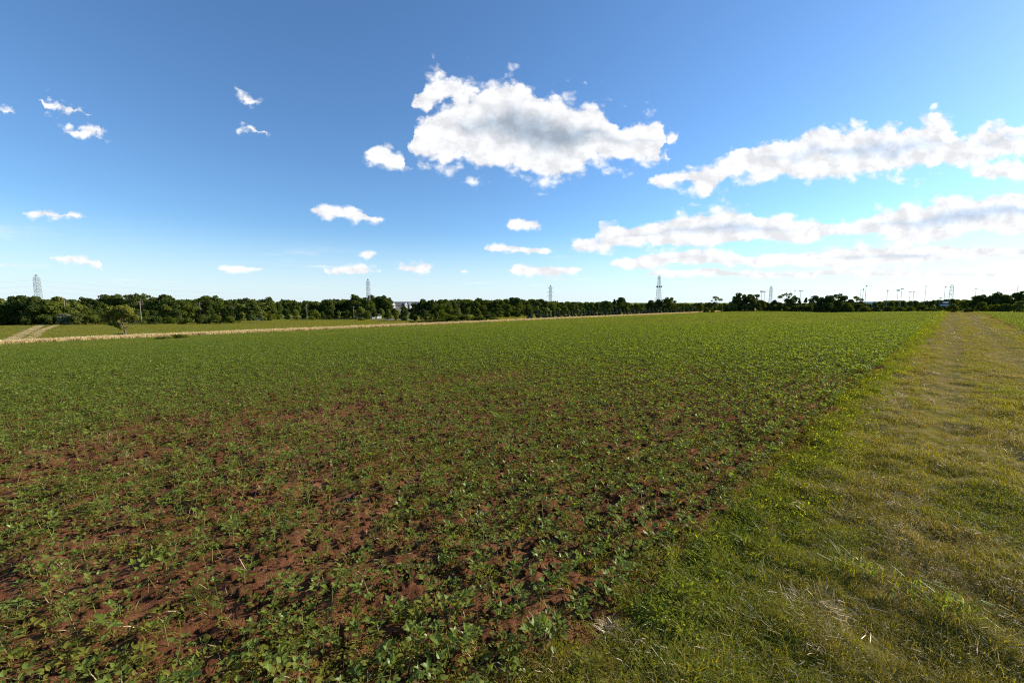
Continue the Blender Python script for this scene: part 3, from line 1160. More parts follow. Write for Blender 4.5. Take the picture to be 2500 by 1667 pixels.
parts_ = [lane_tufts(24000, 1.0, 6, .50, 1.0, 1.5), lane_tufts(26000, 6, 22, .75, 1.35, 1.5), lane_tufts(22000, 22, 105, 1.3, 2.4, 1.3)]
gx = np.concatenate([p[0] for p in parts_])
gy = np.concatenate([p[1] for p in parts_])
gi_ = np.concatenate([p[2] for p in parts_])
gs = np.concatenate([p[3] for p in parts_])
ng = len(gx)
scatter('lane_grass', np.stack([gx, gy, gz(gx, gy) - .003], -1), rots(ng, .18), gs, gi_, lane_src,
        'short mixed green and browning grass covering the farm lane', 'grass')

# loose straw and thatch on the lane
sx2, sy2 = wedge_points(16000, 1.2, 70, -10, 60, 1.2)
s2, w2 = sw(sx2, sy2)
tr2 = np.exp(-((w2 + 0.05) / 0.35) ** 2) + np.exp(-((w2 + 1.35) / 0.35) ** 2)
k = (w2 < .95) & (w2 > -2.6) & (rng.uniform(0, 1, len(sx2)) < .14 + .9 * np.clip(tr2, 0, 1) * sst(3, 9, s2) + .9 * (fbm(sx2 * 1.5, sy2 * 1.5, 131, 2) > .66))
sx2, sy2 = sx2[k], sy2[k]
ns2 = len(sx2)
thatch = source_collection('thatch_source', [
    blades('thatch_a', 31, 14, .03, .10, .09, .0028, [M['straw']], 6.0, .1), blades('thatch_b', 32, 5, .04, .10, .05, .0030, [M['straw']], 8.0, .0), blades('thatch_c', 33, 22, .03, .10, .10, .0032, [M['straw'], M['grass_o']], 4.0, .2, .3)])
scatter('lane_thatch', np.stack([sx2, sy2, gz(sx2, sy2) + .035], -1), rots(ns2, .2), rng.uniform(.6, 1.3, ns2) * (1 + 1.3 * sst(8, 50, np.hypot(sx2, sy2))), rng.integers(0, 3, ns2), thatch,
        'loose pale straw and dead thatch lying in the lane grass', 'straw')


# bright weeds along the field edge
es_ = 1.9 + 108 * rng.uniform(0, 1, 5200) ** 1.5
ew_ = W_LANE_L + (fbm(es_ * 0.9, es_ * 0 + 3, 5, 3) - .5) * 0.5 + .06 + rng.normal(0, .10, 5200) * (1 + sst(8, 30, es_))
ex, ey = xy(es_, ew_)
ne = len(ex)
edge_src = source_collection('edge_weed_source', [weed('edge_a', 61, 34, .032, .10, M['weed_b'], .09), weed('edge_b', 62, 26, .034, .08, M['weed'], .09), blades('edge_c', 63, 26, .06, .18, .07, .005, [M['grass_b'], M['weed']], .9, .9, .4)])
scatter('edge_weeds', np.stack([ex, ey, gz(ex, ey)], -1), rots(ne, .15), rng.uniform(.45, 1.0, ne) * (1 + .8 * sst(6, 40, es_)), np.where(rng.uniform(0, 1, ne) < np.where((es_ > 4) & (es_ < 13), .65, .25), 0, rng.integers(1, 3, ne)), edge_src,
        'bright yellow green weeds fringing the edge between soybean field and lane', 'weeds')

# ------------------------------------------------------------------ dry strip beyond the field, tracks in the meadow
hay_src = source_collection('hay_source', [
    blades('hay_a', 71, 46, .35, .85, .42, .030, [M['hay']], .35, .5), blades('hay_b', 72, 46, .25, .75, .45, .030, [M['hay'], M['grass_o']], .45, .5, .12), blades('hay_c', 73, 40, .3, .95, .38, .030, [M['hay'], M['weed']], .3, .4, .10)])


def strip_points(s0, s1, w0, w1, n):
    s = rng.uniform(s0, s1, n)
    wob = (fbm(s / 7, s * 0 + 1, 15, 3) - .5) * 3.0
    w = rng.uniform(w0, w1, n) + np.where(rng.uniform(0, 1, n) < .5, wob, 0) + rng.normal(0, .25, n)
    return xy(s, w)


hx, hy = strip_points(-60, 405, W_STRIP0, W_STRIP1, 20000)
k = in_view(hx, hy, 6)
hx, hy = hx[k], hy[k]
nh = len(hx)
scatter('dry_grass_strip', np.stack([hx, hy, gz(hx, hy)], -1), rots(nh, .08), rng.uniform(.85, 1.55, nh), rng.integers(0, 3, nh), hay_src,
        'straw coloured strip of tall dry grass between crop field and meadow', 'grass')


def ribbon(name, pts_px, width, mat, lift, label):
    """a strip of ground draped on the terrain, its course given by points measured in the photograph"""
    P = [unproject(*p) for p in pts_px]
    fine = []
    for a, b in zip(P[:-1], P[1:]):
        m = max(2, int(math.hypot(b[0] - a[0], b[1] - a[1]) / 1.5))
        for t in range(m):
            fine.append((a[0] + (b[0] - a[0]) * t / m, a[1] + (b[1] - a[1]) * t / m))
    fine.append(P[-1])
    V, F = [], []
    cols = 6
    for i, p in enumerate(fine):
        q0, q1 = fine[max(i - 1, 0)], fine[min(i + 1, len(fine) - 1)]
        d = Vector((q1[0] - q0[0], q1[1] - q0[1]))
        d = d.normalized() if d.length > 0 else Vector((1, 0))
        nn_ = Vector((-d.y, d.x))
        wj = width * (0.8 + .5 * float(vnoise(i * .37, 3.3, 8)))
        for c in range(cols + 1):
            t = (c / cols - .5) * wj
            x, y = p[0] + nn_.x * t, p[1] + nn_.y * t
            V.append((x, y, float(terrain(x, y)) + lift))
    for i in range(len(fine) - 1):
        for c in range(cols):
            a = i * (cols + 1) + c
            F.append([a, a + 1, a + cols + 2, a + cols + 1])
    o = obj(name, mesh_np(name, np.array(V), np.array(F), mat, True))
    tag(o, label, 'track', kind='structure')
    return fine


RIB = []
RIB.append(ribbon('far_mown_track', [(-60, 786.5), (150, 785), (400, 783), (640, 781.5)], 6.0, M['track'], .05, 'pale straw track along the foot of the left treeline'))
RIB.append(ribbon('mown_track', [(-60, 793), (60, 792.5), (140, 791.5), (330, 790), (560, 787)], 2.4, M['track'], .06, 'thin pale mown line crossing the left meadow'))
RIB.append(ribbon('wheel_track', [(105, 792), (62, 812), (30, 828), (0, 839), (-60, 858)], 2.2, M['track'], .09, 'left worn wheel track crossing the meadow at the left margin'))
RIB.append(ribbon('wheel_track', [(140, 793), (104, 806), (84, 820), (66, 832), (40, 843)], 1.7, M['track'], .09, 'right worn wheel track curving across the left meadow'))
short_hay = source_collection('short_hay_source', [
    blades('shay_a', 81, 40, .10, .30, .5, .03, [M['hay']], .5, .5), blades('shay_b', 82, 40, .10, .28, .5, .03, [M['hay'], M['grass_o']], .5, .5, .3)])
PP = []
for fi, fine_ in enumerate(RIB):
    arr = np.array(fine_)
    wd = (5.0, 1.8, 1.8, 1.4)[fi]
    rep = (20, 9, 12, 12)[fi]
    a = np.repeat(arr, rep, 0) + rng.normal(0, wd * .28, (len(arr) * rep, 2))
    PP.append(a)
PP = np.concatenate(PP)
scatter('track_dry_grass', np.stack([PP[:, 0], PP[:, 1], terrain(PP[:, 0], PP[:, 1])], -1), rots(len(PP), .08), rng.uniform(.35, .8, len(PP)), rng.integers(0, 2, len(PP)), short_hay,
        'short dry grass lining the pale tracks of the left meadow', 'grass')
# meadow turf tufts give it a nap
mead_src = source_collection('meadow_source', [
    blades('mead_a', 91, 60, .08, .22, .9, .045, [M['grass'], M['grass_o']], .5, .5, .3), blades('mead_b', 92, 60, .08, .25, .9, .045, [M['weed'], M['grass_o']], .5, .5, .35), blades('mead_c', 93, 50, .08, .2, .9, .045, [M['grass'], M['weed']], .5, .5, .5)])
ms = rng.uniform(-60, 320, 26000)
mw = W_STRIP1 + rng.uniform(0, 1, 26000) ** 1.2 * 170
mx_, my_ = xy(ms, mw)
k = in_view(mx_, my_, 3)
mx_, my_ = mx_[k], my_[k]
nm_ = len(mx_)
scatter('meadow_grass', np.stack([mx_, my_, terrain(mx_, my_)], -1), rots(nm_, .06), rng.uniform(.6, 1.2, nm_), np.where(fbm(mx_ / 14, my_ / 14, 7, 2) > .52, 0, 1) + (rng.uniform(0, 1, nm_) < .15), mead_src,
        'short green grass of the meadow beyond the dry strip', 'grass')

# ------------------------------------------------------------------ trees
def cards(P, Nrm, size, R, stretch=1.4):
    """leaf clumps: one bent quad each"""
    n = len(P)
    t = R.normal(0, 1, (n, 3))
    u = np.cross(Nrm, t)
    u /= np.linalg.norm(u, axis=1)[:, None] + 1e-9
    v = np.cross(Nrm, u)
    v /= np.linalg.norm(v, axis=1)[:, None] + 1e-9
    sz_ = size * R.uniform(.55, 1.35, n)[:, None]
    a = P - u * sz_ * .5 * stretch
    c = P + u * sz_ * .5 * stretch
    b = P + v * sz_ * .5 + Nrm * sz_ * .12
    d = P - v * sz_ * .5 + Nrm * sz_ * .12
    V = np.stack([a, b, c, d], 1).reshape(-1, 3)
    return V, np.arange(n * 4).reshape(-1, 4)


def crown_cards(seed, z0, R0, lobes, n, size, prof='round', dens=1.0, lobe_r=(.10, .20)):
    """crown of a tree of unit height: leaf clumps gathered on many uneven lobes"""
    R = np.random.default_rng(seed)
    cs, rs = [], []
    for k in range(lobes):
        t = R.uniform(0, 1) ** .8
        if prof == 'round':
            pr = math.sqrt(max(0, 1 - (2 * t - .9) ** 2 * .9))
        elif prof == 'tall':
            pr = .55 + .45 * math.sin(math.pi * min(1, t * 1.05))
        elif prof == 'flat':
            pr = .45 + .75 * t if t < .75 else 1.0 - (t - .75) * 1.6
        elif prof == 'cone':
            pr = 1.05 - t
        elif prof == 'shrub':
            pr = math.sqrt(max(0.05, 1 - t * t * .9))
        else:
            pr = 1
        a = R.uniform(0, 6.283)
        q = R0 * pr * math.sqrt(R.uniform(.12, 1)) * .85
        lr = R.uniform(*lobe_r) * (1.0 if prof != 'cone' else (1.1 - .7 * t))
        z = z0 + (1 - z0 - lr * .6) * t
        cs.append((math.cos(a) * q, math.sin(a) * q, z))
        rs.append(lr)
    cs, rs = np.array(cs), np.array(rs)
    w = rs ** 2
    pick = R.choice(lobes, n, p=w / w.sum())
    d = R.normal(0, 1, (n, 3))
    d[:, 2] = d[:, 2] * .9 + .25
    d /= np.linalg.norm(d, axis=1)[:, None]
    rr = rs[pick] * (R.uniform(0.35, 1.1, n) ** .6)
    P = cs[pick] + d * rr[:, None] * np.array([1, 1, .8])
    P[:, 2] = np.clip(P[:, 2], .01, 1.0)
    N = d + R.normal(0, .55, (n, 3))
    N /= np.linalg.norm(N, axis=1)[:, None]
    return cards(P, N, size, R), cs


def trunk_mesh(name, cs, z0, rad, seed, limbs=7):
    R = random.Random(seed)
    mb = MB()
    mid = (R.uniform(-.02, .02), R.uniform(-.02, .02), max(.25, z0 + .15))
    mb.path([(0, 0, -.03), (mid[0] * .5, mid[1] * .5, mid[2] * .5), mid, (0, 0, .8)], [rad, rad * .8, rad * .65, rad * .2], 6)
    for c in list(cs)[:limbs]:
        b = (mid[0] * .8, mid[1] * .8, mid[2] * R.uniform(.6, 1.0))
        m2 = tuple((b[i] + c[i]) / 2 + (R.uniform(-.02, .02) if i < 2 else .02) for i in range(3))
        mb.path([b, m2, tuple(c)], [rad * .42, rad * .28, rad * .10], 4)
    return mb.mesh(name, M['bark'])


PROTO = {}


def proto(key, seed, z0, R0, lobes, n, size, prof, rad=.022, lobe_r=(.10, .20), limbs=7):
    (V, F), cs = crown_cards(seed, z0, R0, lobes, n, size, prof, lobe_r=lobe_r)
    PROTO[key] = (mesh_np('crown_' + key, V, F, M['fol_m']), trunk_mesh('trunk_' + key, cs, z0, rad, seed, limbs), R0)


for i in range(4):
    proto('round%d' % i, 400 + i, .05, .36, 24, 3000, .050, 'round')
for i in range(3):
    proto('tall%d' % i, 420 + i, .05, .25, 24, 2600, .046, 'tall', lobe_r=(.08, .15))
for i in range(3):
    proto('spread%d' % i, 440 + i, .28, .46, 18, 2400, .050, 'flat', .026, (.09, .17), 12)
for i in range(2):
    proto('open%d' % i, 460 + i, .35, .40, 15, 720, .046, 'flat', .020, (.06, .12), 15)
for i in range(3):
    proto('conifer%d' % i, 480 + i, .03, .30, 34, 2200, .050, 'cone', .02, (.07, .12), 0)
for i in range(3):
    proto('shrub%d' % i, 500 + i, .02, .62, 18, 2000, .075, 'shrub', .03, (.16, .28), 5)


def add_tree(name, X, Y, ztop, key, mat, label, cat='tree', group=None, width=None, sink=0.1):
    z = float(terrain(X, Y)) - sink
    hgt = max(.6, ztop - z)
    cr, tr, R0 = PROTO[key]
    e = empty(name, (X, Y, z), random.uniform(0, 6.28))
    sxy = hgt if width is None else width / (2 * R0)
    e.scale = (sxy, sxy, hgt)
    tag(e, label, cat, group)
    c = obj('crown', cr, e)
    c.material_slots[0].link = 'OBJECT'
    c.material_slots[0].material = M[mat]
    obj('trunk' if cat == 'tree' else 'stem', tr, e)
    return e


SKY = [(-60, 731), (0, 729), (30, 725), (95, 722), (114, 729), (150, 727), (174, 729), (223, 723), (280, 717), (299, 727), (315, 717), (348, 717), (362, 726), (408, 721), (435, 733), (487, 730), (514, 723), (544, 729), (582, 730), (600, 731), (640, 733), (652, 728), (671, 741),
       (692, 731), (714, 733), (736, 737), (752, 733), (785, 736), (804, 730), (823, 729), (845, 732), (867, 721), (883, 729), (907, 721), (940, 722), (954, 735), (1000, 752), (1030, 745), (1062, 735), (1098, 729), (1128, 727), (1168, 729), (1206, 727), (1241, 729), (1263, 727), (1328, 733), (1363, 736),
       (1434, 738), (1483, 736), (1520, 739), (1562, 740), (1600, 739), (1673, 740), (1730, 739), (1760, 740), (1793, 740), (1876, 740), (2000, 740), (2120, 738), (2165, 734), (2216, 734), (2253, 736), (2295, 730), (2326, 730), (2341, 728), (2365, 733), (2386, 728), (2433, 724), (2482, 720), (2560, 716)]
SKX, SKYY = np.array([p[0] for p in SKY]), np.array([p[1] for p in SKY])


def skyline(px):
    return float(np.interp(px, SKX, SKYY))


LAND = [(90, 'the left lattice pylon'), (305, 'the leaning lone tree'), (487, 'the third wooden pole'), (655, 'the round meadow bush'), (765, 'the dome shaped meadow bush'), (898, 'the pylon above the sheds'), (975, 'the white gabled apartment block'),
        (1060, 'the dark hedgerow clump'), (1344, 'the slim pylon over the woods'), (1610, 'the communications mast'), (1749, 'the sparse bare topped tree'), (1883, 'the pylon beside the floodlights'), (2042, 'the big dark oak'), (2115, 'the tallest floodlight pole'), (2307, 'the scoreboard'), (2480, 'the right frame edge')]
ORD = ['nearest', 'second', 'third', 'fourth', 'fifth', 'sixth', 'seventh', 'eighth', 'ninth', 'tenth', 'eleventh', 'twelfth', 'thirteenth', 'fourteenth', 'fifteenth', 'sixteenth']
LOOK = {'fol_d': 'dark green', 'fol_m': 'mid green', 'fol_y': 'yellow green', 'fol_b': 'blue green', 'fol_g': 'grey green'}
SHAPE = {'round': 'rounded', 'tall': 'tall narrow', 'spread': 'spreading', 'open': 'sparse', 'conifer': 'conical', 'shrub': 'low bushy'}
PENDING = []          # rows of trees: labelled once all are known


def row_tree(row, px, py, depth, key, mat, width=None, cat='tree', group=None, name=None):
    X, Y, Z = at_depth(px, py, depth)
    kind = key.rstrip('0123456789')
    nm = name or {'conifer': 'conifer_tree', 'shrub': 'shrub'}.get(kind, 'broadleaf_tree')
    e = add_tree(nm, X, Y, Z, key, mat, '', cat, group, width)
    PENDING.append((row, px, e, kind, mat, cat))
    return e


def label_rows():
    by = {}
    for row, px, e, kind, mat, cat in PENDING:
        land = min(LAND, key=lambda l: abs(l[0] - px))
        side = 'left' if px < land[0] else 'right'
        by.setdefault((row, land, side), []).append((abs(px - land[0]), e, kind, mat, cat))
    for (row, land, side), lst in by.items():
        lst.sort(key=lambda t: t[0])
        for i, (_, e, kind, mat, cat) in enumerate(lst):
            o = ORD[i] if i < len(ORD) else '%dth' % (i + 1)
            e['label'] = '%s %s, %s %s of %s in the %s' % (LOOK[mat], 'conifer' if kind == 'conifer' else cat, o, side, land[1].replace('the ', ''), row)


TR = random.Random(21)


def pick(opts):
    t = TR.random() * sum(w for _, w in opts)
    for o, w in opts:
        t -= w
        if t <= 0:
            return o
    return opts[-1][0]


BROAD = [('round0', 3), ('round1', 3), ('round2', 3), ('round3', 3), ('tall0', 1.2), ('tall1', 1.2), ('tall2', 1), ('spread0', 1), ('spread1', 1), ('open0', .4)]
# -- left: trees forming the skyline behind
G1 = 'trees of the left treeline'
px = -50.0
while px < 660:
    row_tree('back row', px, skyline(px) + TR.uniform(-4, 12), TR.uniform(215, 275), pick(BROAD), pick([('fol_d', 2.4), ('fol_m', 1.6), ('fol_y', .3)]), group=G1)
    px += TR.uniform(13, 19)
px = -55.0
while px < 640:
    row_tree('front row', px, TR.uniform(735, 757), TR.uniform(176, 200), pick(BROAD), pick([('fol_m', 2.4), ('fol_d', 1.6), ('fol_y', 1.1)]), group=G1)
    px += TR.uniform(20, 30)
px = -50.0
while px < 600:
    if not 270 < px < 330:
        row_tree('shrub fringe', px, TR.uniform(762, 773), TR.uniform(166, 172), pick([('shrub0', 1), ('shrub1', 1), ('shrub2', 1)]), pick([('fol_m', 2), ('fol_d', 1), ('fol_y', .6)]), cat='shrub', group='shrubs at the foot of the left treeline')
    px += TR.uniform(26, 44)
# the big dark clump at the far left, the spire-like crowns
for (x_, t_, d_, k_, m_) in ((52, 722, 172, 'round1', 'fol_d'), (84, 723, 171, 'round2', 'fol_d'), (112, 732, 172, 'round0', 'fol_m'), (12, 737, 170, 'round3', 'fol_m'), (281, 715, 236, 'tall1', 'fol_d'), (317, 715, 235, 'open1', 'fol_d'), (346, 716, 232, 'open0', 'fol_d'), (408, 719, 232, 'tall0', 'fol_d'), (515, 722, 236, 'spread1', 'fol_d'), (652, 725, 262, 'tall2', 'fol_d')):
    row_tree('tallest crowns', x_, t_, d_, k_, m_, group=G1)
X, Y, Z = at_depth(156, 765, 167)
add_tree('shrub', X, Y, Z, 'shrub1', 'fol_g', 'pale grey green shrub at the foot of the left treeline', 'shrub')
# -- centre: behind the far meadow
G2 = 'trees behind the middle meadow'
px = 655.0
while px < 950:
    row_tree('back row', px, skyline(px) + TR.uniform(-1, 6), TR.uniform(350, 420), pick(BROAD), pick([('fol_d', 3), ('fol_m', 1)]), group=G2)
    px += TR.uniform(11, 16)
px = 600.0
while px < 1000:
    row_tree('front row', px, TR.uniform(748, 760), TR.uniform(305, 335), pick(BROAD), pick([('fol_m', 2), ('fol_d', 1), ('fol_y', 1)]), group=G2)
    px += TR.uniform(15, 24)
for (x_, t_, d_, k_, m_) in ((867, 719, 352, 'tall0', 'fol_d'), (907, 720, 356, 'round2', 'fol_d'), (925, 724, 358, 'round1', 'fol_d'), (942, 721, 354, 'tall2', 'fol_d'), (900, 733, 330, 'round0', 'fol_m')):
    row_tree('tallest crowns', x_, t_, d_, k_, m_, group=G2)
X, Y, Z = at_depth(655, 763, 236)
add_tree('shrub', X, Y, Z, 'shrub0', 'fol_m', 'wide round bush standing in the mown meadow left of centre', 'shrub', width=10.0)
X, Y, Z = at_depth(765, 756, 268)
add_tree('shrub', X, Y, Z, 'shrub2', 'fol_m', 'dome shaped bush at the back of the mown meadow', 'shrub', width=8.6)
X, Y, Z = at_depth(880, 776, 262)
add_tree('shrub', X, Y, Z, 'shrub1', 'fol_y', 'low flat topped bush in front of the sheds', 'shrub', width=7.0)
# -- the dark hedgerow clump right behind the dry strip
G3 = 'trees of the dark hedgerow clump'
for (x_, t_, d_, k_, m_) in ((985, 748, 232, 'round0', 'fol_d'), (1008, 738, 226, 'tall1', 'fol_d'), (1030, 730, 222, 'round2', 'fol_d'), (1052, 732, 220, 'tall0', 'fol_d'), (1078, 736, 215, 'round3', 'fol_m'), (1098, 745, 205, 'round1', 'fol_m'), (1118, 752, 198, 'round0', 'fol_y'), (1140, 750, 205, 'tall2', 'fol_m'),
                             (1165, 752, 210, 'round2', 'fol_m'), (1190, 757, 205, 'round3', 'fol_d'), (1040, 758, 196, 'round1', 'fol_d'), (1012, 765, 212, 'round3', 'fol_m'), (1066, 762, 190, 'round2', 'fol_d'), (968, 757, 250, 'round1', 'fol_y'), (950, 762, 262, 'round2', 'fol_m')):
    row_tree('hedgerow clump', x_, t_, d_, k_, m_, group=G3)
for (x_, t_, d_, w_, m_) in ((1040, 782, 172, 7, 'fol_d'), (1075, 778, 170, 8, 'fol_d'), (1108, 770, 174, 8, 'fol_m'), (1138, 768, 178, 8, 'fol_m'), (1170, 770, 180, 7.5, 'fol_m'), (1196, 767, 184, 8, 'fol_d'), (1205, 776, 176, 5, 'fol_m'), (1010, 785, 176, 5, 'fol_d')):
    row_tree('hedgerow foot', x_, t_, d_, 'shrub%d' % (int(x_) % 3), m_, width=w_, cat='shrub', group='shrubs at the foot of the hedgerow clump')
# -- the woods behind, to the right
G4 = 'trees of the far woods'
px = 1050.0
while px < 1490:
    row_tree('back row', px, skyline(px) + TR.uniform(-3, 8), TR.uniform(380, 480), pick(BROAD), pick([('fol_d', 4), ('fol_m', .6)]), group=G4)
    px += TR.uniform(11, 16)
px = 1205.0
while px < 1790:
    row_tree('lower row', px, TR.uniform(750, 759), TR.uniform(255, 290), pick([('shrub0', 1), ('shrub1', 1), ('shrub2', 1), ('round2', 1)]), pick([('fol_m', 2), ('fol_d', 2), ('fol_y', 1)]), cat='shrub', group='shrubs below the far woods')
    px += TR.uniform(15, 24)
px = 1215.0
while px < 1800:
    row_tree('middle row', px, TR.uniform(740, 750), TR.uniform(300, 360), pick(BROAD), pick([('fol_m', 2), ('fol_d', 2), ('fol_y', .8)]), group=G4)
    px += TR.uniform(14, 22)
for (x_, t_, d_, k_, m_) in ((1215, 741, 245, 'tall1', 'fol_d'), (1240, 744, 250, 'round1', 'fol_m'), (1265, 752, 250, 'round0', 'fol_m'), (1290, 748, 262, 'round2', 'fol_d'), (1330, 750, 270, 'round3', 'fol_m'),
                             (1484, 734, 330, 'spread0', 'fol_d'), (1500, 730, 326, 'conifer1', 'fol_d'), (1516, 726, 325, 'round1', 'fol_d'), (1530, 735, 328, 'round3', 'fol_m'), (1590, 733, 330, 'round0', 'fol_d'), (1606, 730, 332, 'round2', 'fol_d'), (1632, 725, 325, 'spread2', 'fol_d'), (1645, 732, 330, 'open1', 'fol_d'),
                             (1730, 735, 320, 'round3', 'fol_m'), (1711, 737, 330, 'tall1', 'fol_m')):
    row_tree('taller crowns', x_, t_, d_, k_, m_, group=G4)
X, Y, Z = at_depth(1749, 723, 318)
add_tree('broadleaf_tree', X, Y, Z, 'open0', 'fol_g', 'sparse bare topped tree between communications mast and tall oaks', 'tree')
# conifer row behind the strip
def ordinal(n):
    return '%d%s' % (n, 'th' if 10 <= n % 100 <= 20 else {1: 'st', 2: 'nd', 3: 'rd'}.get(n % 10, 'th'))


si = 128.0
ci_ = 0
while si < 300:
    for lane_, jit in ((124.6, 0), (127.8, 1.6)):
        x_, y_ = xy(si + jit + TR.uniform(-.5, .5), lane_ + TR.uniform(-.4, .4))
        hgt = TR.uniform(3.1, 4.4)
        e = add_tree('conifer_tree', x_, y_, float(terrain(x_, y_)) + hgt, 'conifer%d' % (ci_ % 3), 'fol_b', '', 'tree', 'young conifers planted behind the dry strip', width=hgt * .78)
        e['label'] = 'young blue green conifer, %s from left in %s row behind dry strip' % (ordinal(ci_ // 2 + 1), 'front' if jit == 0 else 'back')
        ci_ += 1
    si += 4.6
# -- right: hedgerow trees at the far end of the field
G5 = 'trees at the far end of the field'
for (x_, t_, d_, k_, m_) in ((1770, 744, 262, 'round1', 'fol_m'), (1793, 731, 262, 'round0', 'fol_d'), (1812, 715, 258, 'spread0', 'fol_d'), (1830, 718, 260, 'round2', 'fol_d'), (1843, 716, 262, 'open1', 'fol_d'), (1858, 729, 255, 'round3', 'fol_m'), (1872, 738, 256, 'round1', 'fol_d'), (1893, 732, 258, 'round2', 'fol_d'), (1906, 738, 250, 'tall0', 'fol_d'),
                             (1922, 715, 262, 'open0', 'fol_g'), (1934, 722, 258, 'spread1', 'fol_d'), (1952, 729, 256, 'conifer0', 'fol_d'), (1968, 726, 258, 'conifer1', 'fol_d'), (1990, 722, 260, 'round0', 'fol_d'), (2008, 725, 258, 'tall2', 'fol_d'), (2024, 722, 258, 'round3', 'fol_d'), (2042, 717, 256, 'spread2', 'fol_d'), (2056, 719, 260, 'open1', 'fol_d'),
                             (2052, 737, 250, 'round1', 'fol_m'), (2078, 731, 256, 'round0', 'fol_d'), (2093, 723, 258, 'open0', 'fol_d'), (2104, 735, 254, 'round2', 'fol_d')):
    row_tree('field end trees', x_, t_, d_ + 34, k_, m_, group=G5)
px = 1765.0
while px < 2120:
    row_tree('field end undergrowth', px, TR.uniform(739, 748), TR.uniform(283, 290), pick([('shrub0', 1), ('shrub1', 1), ('shrub2', 1)]), pick([('fol_d', 3), ('fol_m', 1), ('fol_y', .25)]), cat='shrub', group='shrubs at the far end of the field')
    px += TR.uniform(11, 17)
G6 = 'trees around the sports ground'
px = 2110.0
while px < 2400:
    row_tree('sports ground back row', px, skyline(px) + TR.uniform(-1, 4), TR.uniform(300, 360), pick(BROAD), pick([('fol_d', 3), ('fol_m', .7)]), group=G6)
    px += TR.uniform(11, 17)
px = 2112.0
while px < 2420:
    row_tree('sports ground shrub row', px, TR.uniform(744, 751), TR.uniform(205, 222), pick([('shrub0', 1), ('shrub1', 1), ('shrub2', 1), ('round1', 1)]), pick([('fol_d', 2), ('fol_m', 1.4)]), cat='shrub', group='shrubs before the sports ground')
    px += TR.uniform(19, 30)
for (x_, t_, d_, k_, m_) in ((2386, 722, 196, 'spread0', 'fol_d'), (2399, 717, 194, 'tall1', 'fol_d'), (2418, 724, 192, 'round1', 'fol_d'), (2435, 714, 190, 'round2', 'fol_d'), (2455, 720, 188, 'round0', 'fol_d'), (2482, 712, 186, 'spread1', 'fol_d'), (2510, 715, 184, 'round3', 'fol_d'), (2400, 738, 172, 'round0', 'fol_m'), (2430, 739, 168, 'round3', 'fol_m'),
                             (2462, 742, 165, 'shrub1', 'fol_d'), (2495, 735, 162, 'round1', 'fol_y'), (2325, 741, 182, 'round2', 'fol_m'), (2275, 746, 186, 'shrub0', 'fol_d'), (2540, 722, 170, 'round2', 'fol_d')):
    row_tree('right hand clump', x_, t_, d_, k_, m_, group=G6)
label_rows()


# a far wood that reads as one mass, on the rising ground behind everything
def far_wood():
    R = np.random.default_rng(5)
    n = 1300
    pxs = R.uniform(-120, 2620, n)
    dep = R.uniform(500, 720, n)
    V, F, off_ = [], [], 0
    keys = ['round0', 'round1', 'round2', 'round3', 'tall0', 'tall1']
    src = {}
    for k in keys:
        (v, f), _ = crown_cards(600 + keys.index(k), .1, .38, 10, 170, .16, 'round', lobe_r=(.14, .24))
        src[k] = v
    for i in range(n):
        d = pxdir(pxs[i], 745)
        X, Y = d[0] / d[1] * dep[i], dep[i]
        z = float(terrain(X, Y)) - .3
        top = CAM_H + pxdir(pxs[i], max(skyline(pxs[i]) + 1, 733) + R.uniform(-1, 3))[2] / pxdir(pxs[i], 740)[1] * Y
        h = min(max(6, top - z), 32)
        v = src[keys[i % 6]] * np.array([h * .9, h * .9, h]) + np.array([X, Y, z])
        V.append(v)
    V = np.concatenate(V)
    o = obj('far_woodland', mesh_np('far_woodland', V, np.arange(len(V)).reshape(-1, 4), M['fol_d']))
    tag(o, 'distant wooded rise closing the horizon behind the treelines', 'woodland', kind='stuff')


far_wood()


